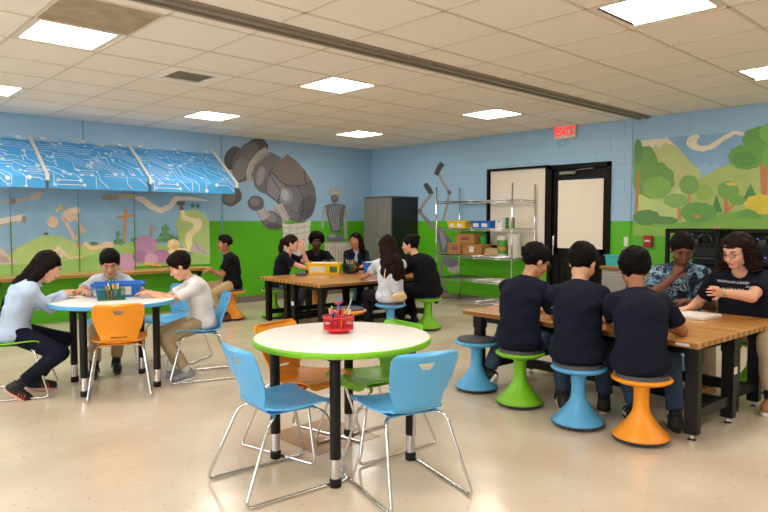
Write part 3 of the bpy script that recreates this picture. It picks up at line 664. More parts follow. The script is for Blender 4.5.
('74ad50',[(2.156,1.997),(2.15,1.962),(2.155,1.929),(2.174,1.907),(2.186,1.88),(2.201,1.852),(2.227,1.85),(2.25,1.847),(2.275,1.835),(2.299,1.849),(2.319,1.873),(2.344,1.885),(2.363,1.911),(2.369,1.948),(2.381,1.979),(2.392,2.014),(2.382,2.047),(2.373,2.078),(2.37,2.114),(2.351,2.136),(2.327,2.145),(2.309,2.168),(2.285,2.176),(2.26,2.161),(2.236,2.156),(2.21,2.149),(2.194,2.119),(2.179,2.091),(2.158,2.066),(2.153,2.031)]),
('5b9445',[(2.45,2.002),(2.446,1.978),(2.459,1.958),(2.483,1.945),(2.505,1.929),(2.533,1.919),(2.566,1.924),(2.598,1.929),(2.632,1.935),(2.657,1.953),(2.672,1.975),(2.692,1.995),(2.699,2.019),(2.688,2.041),(2.677,2.061),(2.663,2.082),(2.634,2.091),(2.602,2.094),(2.571,2.1),(2.538,2.095),(2.511,2.079),(2.484,2.065),(2.459,2.047),(2.452,2.024)]),
('7cb455',[(2.067,2.247),(2.083,2.223),(2.089,2.198),(2.096,2.171),(2.129,2.159),(2.159,2.149),(2.185,2.131),(2.223,2.131),(2.259,2.143),(2.297,2.143),(2.334,2.155),(2.356,2.182),(2.385,2.202),(2.414,2.225),(2.416,2.255),(2.416,2.282),(2.428,2.312),(2.412,2.336),(2.384,2.352),(2.369,2.377),(2.341,2.393),(2.301,2.39),(2.267,2.395),(2.23,2.399),(2.196,2.382),(2.165,2.365),(2.128,2.353),(2.106,2.328),(2.097,2.3),(2.075,2.275)]),
('66a04a',[(1.804,2.097),(1.8,2.051),(1.801,2.003),(1.831,1.973),(1.857,1.944),(1.879,1.904),(1.919,1.894),(1.96,1.9),(1.999,1.886),(2.041,1.896),(2.073,1.934),(2.111,1.956),(2.149,1.986),(2.159,2.037),(2.171,2.083),(2.192,2.13),(2.182,2.177),(2.16,2.215),(2.153,2.263),(2.127,2.298),(2.085,2.307),(2.052,2.329),(2.014,2.347),(1.973,2.327),(1.935,2.311),(1.892,2.304),(1.862,2.266),(1.843,2.223),(1.811,2.188),(1.795,2.143)]),
('d8c23f',[(2.227,1.484),(2.229,1.46),(2.229,1.433),(2.258,1.416),(2.284,1.4),(2.307,1.379),(2.346,1.376),(2.382,1.378),(2.421,1.371),(2.455,1.385),(2.483,1.403),(2.52,1.415),(2.538,1.439),(2.541,1.465),(2.559,1.49),(2.555,1.516),(2.531,1.537),(2.522,1.563),(2.496,1.582),(2.457,1.586),(2.426,1.6),(2.389,1.605),(2.353,1.592),(2.317,1.587),(2.281,1.577),(2.264,1.552),(2.241,1.532),(2.219,1.51)]),
('68a24b',[(2.651,1.34),(2.584,1.422),(2.522,1.442),(2.444,1.414),(2.366,1.339)]),
('cfae3c',[(1.857,1.502),(1.868,1.482),(1.867,1.46),(1.889,1.443),(1.922,1.432),(1.945,1.415),(1.982,1.409),(2.02,1.414),(2.058,1.41),(2.096,1.417),(2.121,1.435),(2.155,1.447),(2.182,1.465),(2.181,1.488),(2.193,1.509),(2.198,1.533),(2.172,1.55),(2.156,1.569),(2.136,1.589),(2.097,1.593),(2.062,1.599),(2.026,1.607),(1.989,1.597),(1.955,1.588),(1.916,1.582),(1.896,1.562),(1.881,1.542),(1.855,1.524)]),
('86b54c',[(3.869,1.257),(3.284,1.204),(2.612,1.306),(1.744,1.305),(1.739,1.129),(3.865,1.106)]),
]
MURAL_GIANT=[
('4b494d',[(5.305,2.237),(5.28,2.185),(5.239,2.142),(5.191,2.118),(5.145,2.104),(5.098,2.095),(5.055,2.105),(5.026,2.137),(5.01,2.178),(4.999,2.222),(4.998,2.272),(5.019,2.325),(5.053,2.371),(5.09,2.412),(5.133,2.448),(5.182,2.468),(5.227,2.464),(5.266,2.449),(5.302,2.428),(5.328,2.392),(5.333,2.342),(5.322,2.289)]),
('55535a',[(5.286,1.761),(5.3,1.724),(5.306,1.684),(5.292,1.641),(5.257,1.603),(5.215,1.573),(5.17,1.546),(5.118,1.528),(5.067,1.53),(5.023,1.545),(4.985,1.565),(4.952,1.591),(4.938,1.629),(4.946,1.671),(4.963,1.711),(4.985,1.751),(5.023,1.786),(5.073,1.807),(5.124,1.817),(5.175,1.823),(5.225,1.818),(5.264,1.795)]),
('6d6a6c',[(5.186,1.706),(5.192,1.684),(5.194,1.661),(5.189,1.636),(5.171,1.614),(5.146,1.598),(5.12,1.584),(5.091,1.574),(5.062,1.573),(5.037,1.582),(5.016,1.595),(4.998,1.61),(4.988,1.631),(4.99,1.656),(5.002,1.679),(5.016,1.701),(5.036,1.721),(5.063,1.735),(5.093,1.739),(5.121,1.74),(5.149,1.737),(5.173,1.726)]),
('504d50',[(5.803,2.506),(5.786,2.464),(5.757,2.427),(5.727,2.391),(5.683,2.361),(5.628,2.349),(5.574,2.352),(5.523,2.358),(5.472,2.37),(5.436,2.398),(5.423,2.437),(5.419,2.475),(5.419,2.515),(5.437,2.556),(5.478,2.587),(5.527,2.607),(5.577,2.626),(5.632,2.638),(5.685,2.629),(5.726,2.605),(5.761,2.577),(5.792,2.546)]),
('5f5d60',[(5.575,2.168),(5.543,2.091),(5.496,2.02),(5.438,1.969),(5.379,1.939),(5.322,1.917),(5.264,1.903),(5.211,1.91),(5.173,1.945),(5.152,2),(5.139,2.06),(5.131,2.124),(5.136,2.197),(5.163,2.274),(5.206,2.344),(5.254,2.406),(5.305,2.465),(5.362,2.515),(5.422,2.541),(5.477,2.539),(5.523,2.519),(5.566,2.494),(5.604,2.456),(5.623,2.396),(5.619,2.321),(5.599,2.244)]),
('78767a',[(5.408,2.091),(5.383,2.04),(5.351,1.992),(5.309,1.959),(5.267,1.946),(5.228,1.942),(5.19,1.946),(5.16,1.967),(5.146,2.008),(5.143,2.055),(5.145,2.104),(5.157,2.158),(5.186,2.208),(5.223,2.248),(5.262,2.281),(5.303,2.308),(5.345,2.316),(5.379,2.3),(5.405,2.274),(5.427,2.242),(5.438,2.198),(5.429,2.144)]),
('6a676a',[(5.542,2.342),(5.496,2.305),(5.445,2.285),(5.398,2.276),(5.353,2.272),(5.319,2.286),(5.306,2.317),(5.305,2.354),(5.311,2.394),(5.335,2.439),(5.377,2.479),(5.423,2.512),(5.472,2.541),(5.522,2.557),(5.562,2.55),(5.592,2.533),(5.617,2.51),(5.623,2.474),(5.605,2.429),(5.576,2.386)]),
('6b696c',[(5.854,2.422),(6.058,2.348),(5.859,2.098),(5.801,1.733),(5.645,1.766),(5.537,1.857),(5.496,2.042),(5.586,2.272),(5.742,2.414)]),
('8b888a',[(5.726,2.021),(5.711,1.973),(5.689,1.93),(5.663,1.898),(5.636,1.878),(5.61,1.874),(5.588,1.885),(5.572,1.91),(5.564,1.947),(5.563,1.992),(5.571,2.04),(5.587,2.088),(5.609,2.131),(5.634,2.163),(5.661,2.183),(5.687,2.188),(5.709,2.178),(5.726,2.153),(5.734,2.116),(5.735,2.07)]),
('a19b97',[(5.745,2.505),(5.6,2.416),(5.443,2.235),(5.377,2.044),(5.401,1.93),(5.486,1.941),(5.487,2.034),(5.554,2.185),(5.706,2.324),(5.828,2.404)]),
('837e7c',[(5.802,2.426),(5.676,2.341),(5.532,2.191),(5.469,2.043),(5.467,1.944),(5.489,1.945),(5.49,2.04),(5.551,2.182),(5.691,2.328),(5.815,2.411)]),
('b8b2ac',[(5.724,2.456),(5.581,2.359),(5.431,2.191),(5.381,2.038),(5.397,2.035),(5.446,2.185),(5.593,2.349),(5.734,2.445)]),
('626065',[(6.176,2.414),(6.355,2.313),(6.519,2.172),(6.667,1.999),(6.747,1.861),(6.77,1.659),(6.718,1.475),(6.642,1.365),(6.502,1.292),(6.38,1.268),(6.189,1.324),(6.063,1.448),(6.004,1.545),(5.949,1.621),(5.756,1.751),(5.767,1.941),(5.823,2.134),(5.988,2.278)]),
('756a66',[(6.176,2.414),(6.355,2.313),(6.519,2.172),(6.677,1.987),(6.532,1.925),(6.313,1.885),(6.133,1.894),(5.995,2.009),(5.859,2.129),(5.988,2.278)]),
('7d7b80',[(5.859,2.098),(6.031,1.945),(6.114,1.878),(6.011,1.789),(5.959,1.641),(5.77,1.759),(5.776,1.934)]),
('6c6b71',[(6.531,1.544),(6.496,1.481),(6.446,1.427),(6.383,1.385),(6.312,1.359),(6.239,1.35),(6.168,1.359),(6.103,1.384),(6.051,1.425),(6.012,1.477),(5.991,1.538),(5.988,1.604),(6.003,1.669),(6.036,1.731),(6.084,1.785),(6.144,1.827),(6.214,1.855),(6.287,1.866),(6.359,1.86),(6.425,1.836),(6.48,1.796),(6.521,1.743),(6.544,1.68),(6.547,1.613)]),
('85848a',[(6.267,1.753),(6.276,1.714),(6.272,1.675),(6.257,1.639),(6.232,1.609),(6.199,1.588),(6.16,1.577),(6.119,1.578),(6.08,1.59),(6.044,1.611),(6.016,1.641),(5.997,1.677),(5.989,1.716),(5.993,1.754),(6.007,1.79),(6.032,1.819),(6.064,1.84),(6.102,1.852),(6.143,1.852),(6.183,1.841),(6.219,1.819),(6.248,1.789)]),
('a3a3a9',[(6.186,1.758),(6.198,1.725),(6.199,1.692),(6.19,1.664),(6.171,1.644),(6.146,1.634),(6.116,1.636),(6.086,1.65),(6.059,1.672),(6.039,1.702),(6.028,1.735),(6.027,1.768),(6.036,1.795),(6.054,1.815),(6.08,1.825),(6.109,1.824),(6.139,1.811),(6.166,1.788)]),
('55545a',[(6.716,1.497),(6.688,1.442),(6.649,1.394),(6.604,1.358),(6.556,1.336),(6.508,1.33),(6.466,1.341),(6.431,1.367),(6.407,1.406),(6.396,1.456),(6.398,1.512),(6.414,1.569),(6.441,1.624),(6.479,1.671),(6.523,1.708),(6.572,1.731),(6.619,1.738),(6.663,1.728),(6.698,1.703),(6.723,1.663),(6.735,1.613),(6.732,1.556)]),
('3f3d42',[(5.827,2.112),(6.027,1.94),(6.217,1.876),(6.509,1.911),(6.68,1.982),(6.674,1.993),(6.506,1.922),(6.219,1.888),(6.035,1.949),(5.837,2.12)]),
('3f3d42',[(5.799,2.092),(5.955,1.869),(6.022,1.789),(5.984,1.642),(5.998,1.64),(6.036,1.791),(5.967,1.876),(5.811,2.099)]),
('3f3d42',[(6.365,1.884),(6.474,1.73),(6.497,1.533),(6.397,1.286),(6.411,1.282),(6.512,1.532),(6.488,1.734),(6.377,1.891)]),
('3f3d42',[(6.502,2.17),(6.54,1.925),(6.554,1.927),(6.517,2.173)]),
('3f3d42',[(6.211,1.464),(6.347,1.421),(6.506,1.467),(6.501,1.478),(6.347,1.433),(6.216,1.475)]),
('3f3d42',[(5.752,1.746),(5.976,1.599),(6.112,1.368),(6.125,1.373),(5.987,1.606),(5.76,1.755)]),
('aaa6a3',[(5.884,1.546),(5.931,1.386),(6.066,1.253),(6.217,1.348),(6.121,1.471),(6.06,1.597)]),
('8d8987',[(5.924,1.5),(6.015,1.365),(6.099,1.278),(6.117,1.291),(6.035,1.376),(5.944,1.51)]),
('8d8987',[(6.019,1.541),(6.083,1.436),(6.196,1.334),(6.21,1.345),(6.099,1.445),(6.035,1.549)]),
('66646a',[(6.031,1.227),(6.001,1.194),(5.96,1.167),(5.907,1.156),(5.849,1.161),(5.794,1.175),(5.741,1.196),(5.696,1.229),(5.67,1.271),(5.658,1.313),(5.655,1.356),(5.667,1.397),(5.699,1.429),(5.745,1.449),(5.795,1.462),(5.851,1.465),(5.908,1.454),(5.959,1.427),(6.001,1.392),(6.035,1.354),(6.055,1.31),(6.052,1.266)]),
('7e7d85',[(5.938,1.314),(5.921,1.297),(5.895,1.286),(5.863,1.282),(5.828,1.285),(5.792,1.295),(5.759,1.31),(5.73,1.331),(5.709,1.354),(5.697,1.379),(5.694,1.402),(5.702,1.424),(5.719,1.44),(5.744,1.451),(5.775,1.456),(5.81,1.453),(5.846,1.444),(5.88,1.429),(5.909,1.408),(5.931,1.385),(5.943,1.36),(5.946,1.336)]),
('4f4d53',[(6.05,1.201),(6.042,1.186),(6.022,1.174),(5.991,1.165),(5.952,1.16),(5.91,1.16),(5.866,1.164),(5.824,1.172),(5.789,1.184),(5.762,1.198),(5.746,1.213),(5.742,1.229),(5.75,1.243),(5.769,1.256),(5.799,1.265),(5.837,1.27),(5.879,1.27),(5.923,1.266),(5.965,1.258),(6.001,1.247),(6.029,1.233),(6.046,1.217)]),
('a8a4a1',[(5.582,1.528),(5.588,1.412),(5.685,1.304),(5.819,1.396),(5.739,1.478),(5.703,1.551)]),
('8d8987',[(5.691,1.538),(5.718,1.441),(5.799,1.364),(5.812,1.374),(5.734,1.449),(5.709,1.542)]),
('5a585d',[(5.693,1.539),(5.676,1.51),(5.646,1.489),(5.611,1.475),(5.575,1.468),(5.537,1.465),(5.499,1.473),(5.467,1.491),(5.442,1.515),(5.423,1.542),(5.409,1.572),(5.409,1.604),(5.421,1.633),(5.442,1.659),(5.467,1.682),(5.498,1.701),(5.536,1.709),(5.574,1.706),(5.61,1.697),(5.645,1.683),(5.675,1.662),(5.694,1.633),(5.7,1.602),(5.7,1.57)]),
('74727a',[(5.621,1.614),(5.618,1.595),(5.607,1.577),(5.591,1.562),(5.569,1.552),(5.546,1.546),(5.521,1.545),(5.497,1.55),(5.477,1.56),(5.461,1.575),(5.451,1.592),(5.448,1.611),(5.451,1.63),(5.462,1.648),(5.478,1.662),(5.499,1.673),(5.523,1.679),(5.547,1.68),(5.571,1.675),(5.592,1.665),(5.608,1.651),(5.618,1.634)]),
('c4c0b6',[(6.061,1.261),(6.211,1.245),(6.502,1.268),(6.642,1.312),(6.62,1.09),(6.546,0.606),(6.101,0.625),(6.069,1.097)]),
('8f8c86',[(6.069,1.19),(6.336,1.172),(6.612,1.21),(6.61,1.22),(6.335,1.182),(6.07,1.199)]),
('8f8c86',[(6.068,1.092),(6.335,1.072),(6.611,1.109),(6.609,1.119),(6.334,1.082),(6.069,1.102)]),
('8f8c86',[(6.067,0.982),(6.334,0.961),(6.61,0.996),(6.608,1.006),(6.333,0.971),(6.068,0.992)]),
('a6a29b',[(6.206,1.245),(6.192,0.858),(6.204,0.858),(6.217,1.245)]),
('a6a29b',[(6.349,1.245),(6.336,0.854),(6.348,0.854),(6.361,1.244)]),
('a6a29b',[(6.496,1.244),(6.483,0.85),(6.495,0.85),(6.508,1.244)]),
('c6c0b4',[(6.956,0.895),(7.551,0.906),(7.572,0.518),(6.943,0.547)]),
('aaa59a',[(6.925,0.892),(7.585,0.897),(7.584,0.931),(6.924,0.925)]),
('8e8a82',[(6.984,0.869),(6.983,0.562),(6.998,0.561),(7,0.869)]),
('8e8a82',[(7.048,0.868),(7.046,0.559),(7.062,0.558),(7.063,0.867)]),
('8e8a82',[(7.111,0.866),(7.109,0.556),(7.125,0.555),(7.127,0.866)]),
('8e8a82',[(7.175,0.864),(7.174,0.553),(7.19,0.553),(7.191,0.864)]),
('8e8a82',[(7.24,0.863),(7.238,0.55),(7.254,0.55),(7.256,0.862)]),
('8e8a82',[(7.305,0.861),(7.303,0.547),(7.32,0.547),(7.321,0.861)]),
('8e8a82',[(7.37,0.859),(7.369,0.545),(7.386,0.544),(7.387,0.859)]),
('8e8a82',[(7.437,0.858),(7.435,0.542),(7.452,0.541),(7.453,0.857)]),
('8e8a82',[(7.503,0.856),(7.502,0.539),(7.519,0.538),(7.52,0.855)]),
('696c74',[(7.367,1.004),(7.36,0.981),(7.342,0.958),(7.295,0.942),(7.236,0.936),(7.178,0.933),(7.117,0.934),(7.064,0.947),(7.029,0.967),(7,0.987),(6.981,1.01),(6.994,1.034),(7.03,1.052),(7.069,1.068),(7.118,1.082),(7.179,1.084),(7.237,1.075),(7.291,1.065),(7.342,1.05),(7.368,1.028)]),
('8f929a',[(7.2,1.032),(7.197,1.022),(7.187,1.014),(7.171,1.007),(7.15,1.002),(7.127,1),(7.102,1),(7.079,1.003),(7.059,1.009),(7.043,1.016),(7.033,1.025),(7.03,1.034),(7.034,1.044),(7.044,1.052),(7.059,1.059),(7.08,1.064),(7.103,1.066),(7.127,1.066),(7.15,1.063),(7.171,1.058),(7.187,1.05),(7.197,1.041)]),
('9b9a98',[(6.924,1.564),(6.889,1.377),(6.875,1.17),(6.916,1.167),(6.946,1.371),(6.996,1.555)]),
('9b9a98',[(7.349,1.562),(7.389,1.375),(7.407,0.973),(7.451,0.973),(7.45,1.378),(7.425,1.571)]),
('62646c',[(6.95,1.572),(7.118,1.608),(7.268,1.611),(7.42,1.58),(7.376,1.419),(7.309,1.114),(7.094,1.117),(7.011,1.375)]),
('9ea0a4',[(7.086,1.584),(7.037,1.416),(7.131,1.132),(7.142,1.134),(7.049,1.417),(7.097,1.582)]),
('9ea0a4',[(7.144,1.585),(7.085,1.416),(7.163,1.132),(7.174,1.134),(7.096,1.417),(7.155,1.582)]),
('9ea0a4',[(7.203,1.586),(7.132,1.417),(7.195,1.132),(7.207,1.133),(7.144,1.417),(7.214,1.583)]),
('9ea0a4',[(7.262,1.587),(7.18,1.417),(7.227,1.132),(7.239,1.133),(7.192,1.417),(7.273,1.584)]),
('9ea0a4',[(7.322,1.588),(7.229,1.418),(7.26,1.131),(7.271,1.132),(7.24,1.417),(7.333,1.585)]),
('6e6f75',[(7.252,1.703),(7.249,1.678),(7.239,1.655),(7.224,1.636),(7.205,1.622),(7.183,1.614),(7.16,1.614),(7.138,1.62),(7.119,1.633),(7.104,1.652),(7.095,1.674),(7.092,1.699),(7.095,1.723),(7.105,1.746),(7.12,1.765),(7.139,1.779),(7.161,1.787),(7.184,1.788),(7.205,1.781),(7.225,1.768),(7.24,1.75),(7.249,1.727)]),
('55565c',[(7.22,1.668),(7.218,1.662),(7.212,1.657),(7.203,1.652),(7.191,1.649),(7.178,1.647),(7.165,1.647),(7.151,1.648),(7.14,1.651),(7.131,1.655),(7.126,1.66),(7.124,1.666),(7.126,1.672),(7.131,1.678),(7.14,1.682),(7.152,1.686),(7.165,1.688),(7.178,1.688),(7.192,1.687),(7.203,1.684),(7.212,1.68),(7.218,1.674)]),
('a9a9a4',[(7.076,1.748),(7.014,1.821),(7.098,1.807),(7.098,1.881),(7.151,1.825),(7.194,1.918),(7.215,1.827),(7.28,1.888),(7.269,1.803),(7.334,1.814),(7.263,1.745),(7.172,1.776)]),
]
MURAL_ARMS=[
('97928c',[(7.307,2.073),(7.192,1.909),(7.063,1.765),(7.012,1.789),(7.133,1.934),(7.245,2.094)]),
('97928c',[(7.064,1.766),(7.121,1.551),(7.2,1.317),(7.145,1.306),(7.061,1.54),(7.011,1.757)]),
('5e5c60',[(6.99,1.77),(6.992,1.76),(6.997,1.751),(7.006,1.744),(7.017,1.738),(7.03,1.736),(7.044,1.736),(7.057,1.74),(7.069,1.745),(7.078,1.754),(7.083,1.763),(7.086,1.773),(7.084,1.784),(7.078,1.793),(7.069,1.8),(7.058,1.805),(7.045,1.808),(7.031,1.807),(7.018,1.804),(7.006,1.798),(6.997,1.79),(6.992,1.78)]),
('4a494d',[(7.239,2.292),(7.33,2.201),(7.382,2.093),(7.283,2.059),(7.223,2.154),(7.146,2.24)]),
('4a494d',[(7.634,1.92),(7.559,1.821),(7.477,1.734),(7.384,1.771),(7.449,1.869),(7.55,1.959)]),
('97928c',[(7.474,1.77),(7.606,1.65),(7.734,1.503),(7.684,1.478),(7.546,1.618),(7.417,1.736)]),
('5e5c60',[(7.656,1.469),(7.658,1.458),(7.665,1.448),(7.674,1.44),(7.687,1.434),(7.701,1.432),(7.716,1.432),(7.73,1.435),(7.743,1.441),(7.753,1.449),(7.759,1.459),(7.761,1.47),(7.759,1.48),(7.753,1.49),(7.743,1.498),(7.731,1.504),(7.716,1.507),(7.701,1.507),(7.687,1.503),(7.674,1.497),(7.665,1.489),(7.658,1.479)]),
('85847f',[(7.748,1.442),(7.595,1.304),(7.407,1.153),(7.333,1.205),(7.525,1.351),(7.699,1.475)]),
('6c6d74',[(7.355,1.179),(7.228,1.206),(6.984,0.975),(7.017,0.829),(7.085,0.764),(7.225,0.759),(7.268,0.916)]),
('8f9097',[(7.263,1.138),(7.157,1.118),(7.086,0.92),(7.169,0.803)]),
('77787f',[(7.21,0.68),(6.982,0.716),(6.893,0.667),(6.866,0.617),(7.084,0.544),(7.21,0.601)]),
('a9a7a3',[(6.805,0.517),(6.81,0.495),(6.825,0.474),(6.848,0.456),(6.879,0.442),(6.914,0.434),(6.95,0.432),(6.986,0.436),(7.017,0.446),(7.041,0.462),(7.057,0.481),(7.063,0.503),(7.057,0.525),(7.042,0.547),(7.018,0.565),(6.987,0.578),(6.952,0.586),(6.915,0.588),(6.88,0.583),(6.849,0.573),(6.825,0.558),(6.81,0.539)]),
('6c6d74',[(6.832,0.608),(6.838,0.588),(6.855,0.568),(6.883,0.551),(6.918,0.538),(6.959,0.53),(7.002,0.528),(7.043,0.532),(7.08,0.541),(7.108,0.555),(7.126,0.573),(7.133,0.594),(7.127,0.615),(7.109,0.635),(7.08,0.652),(7.044,0.665),(7.003,0.672),(6.96,0.674),(6.919,0.67),(6.884,0.66),(6.856,0.646),(6.838,0.628)]),
('7d7b78',[(7.214,0.645),(7.237,0.386),(7.164,0.227),(7.104,0.085),(7.057,0.099),(7.111,0.244),(7.18,0.393),(7.151,0.644)]),
('55555a',[(7.039,0.096),(7.042,0.084),(7.05,0.072),(7.063,0.062),(7.079,0.054),(7.098,0.049),(7.118,0.047),(7.137,0.049),(7.154,0.054),(7.167,0.062),(7.175,0.072),(7.178,0.084),(7.175,0.096),(7.167,0.108),(7.154,0.118),(7.138,0.126),(7.118,0.131),(7.099,0.132),(7.08,0.131),(7.063,0.125),(7.05,0.117),(7.042,0.107)]),
]
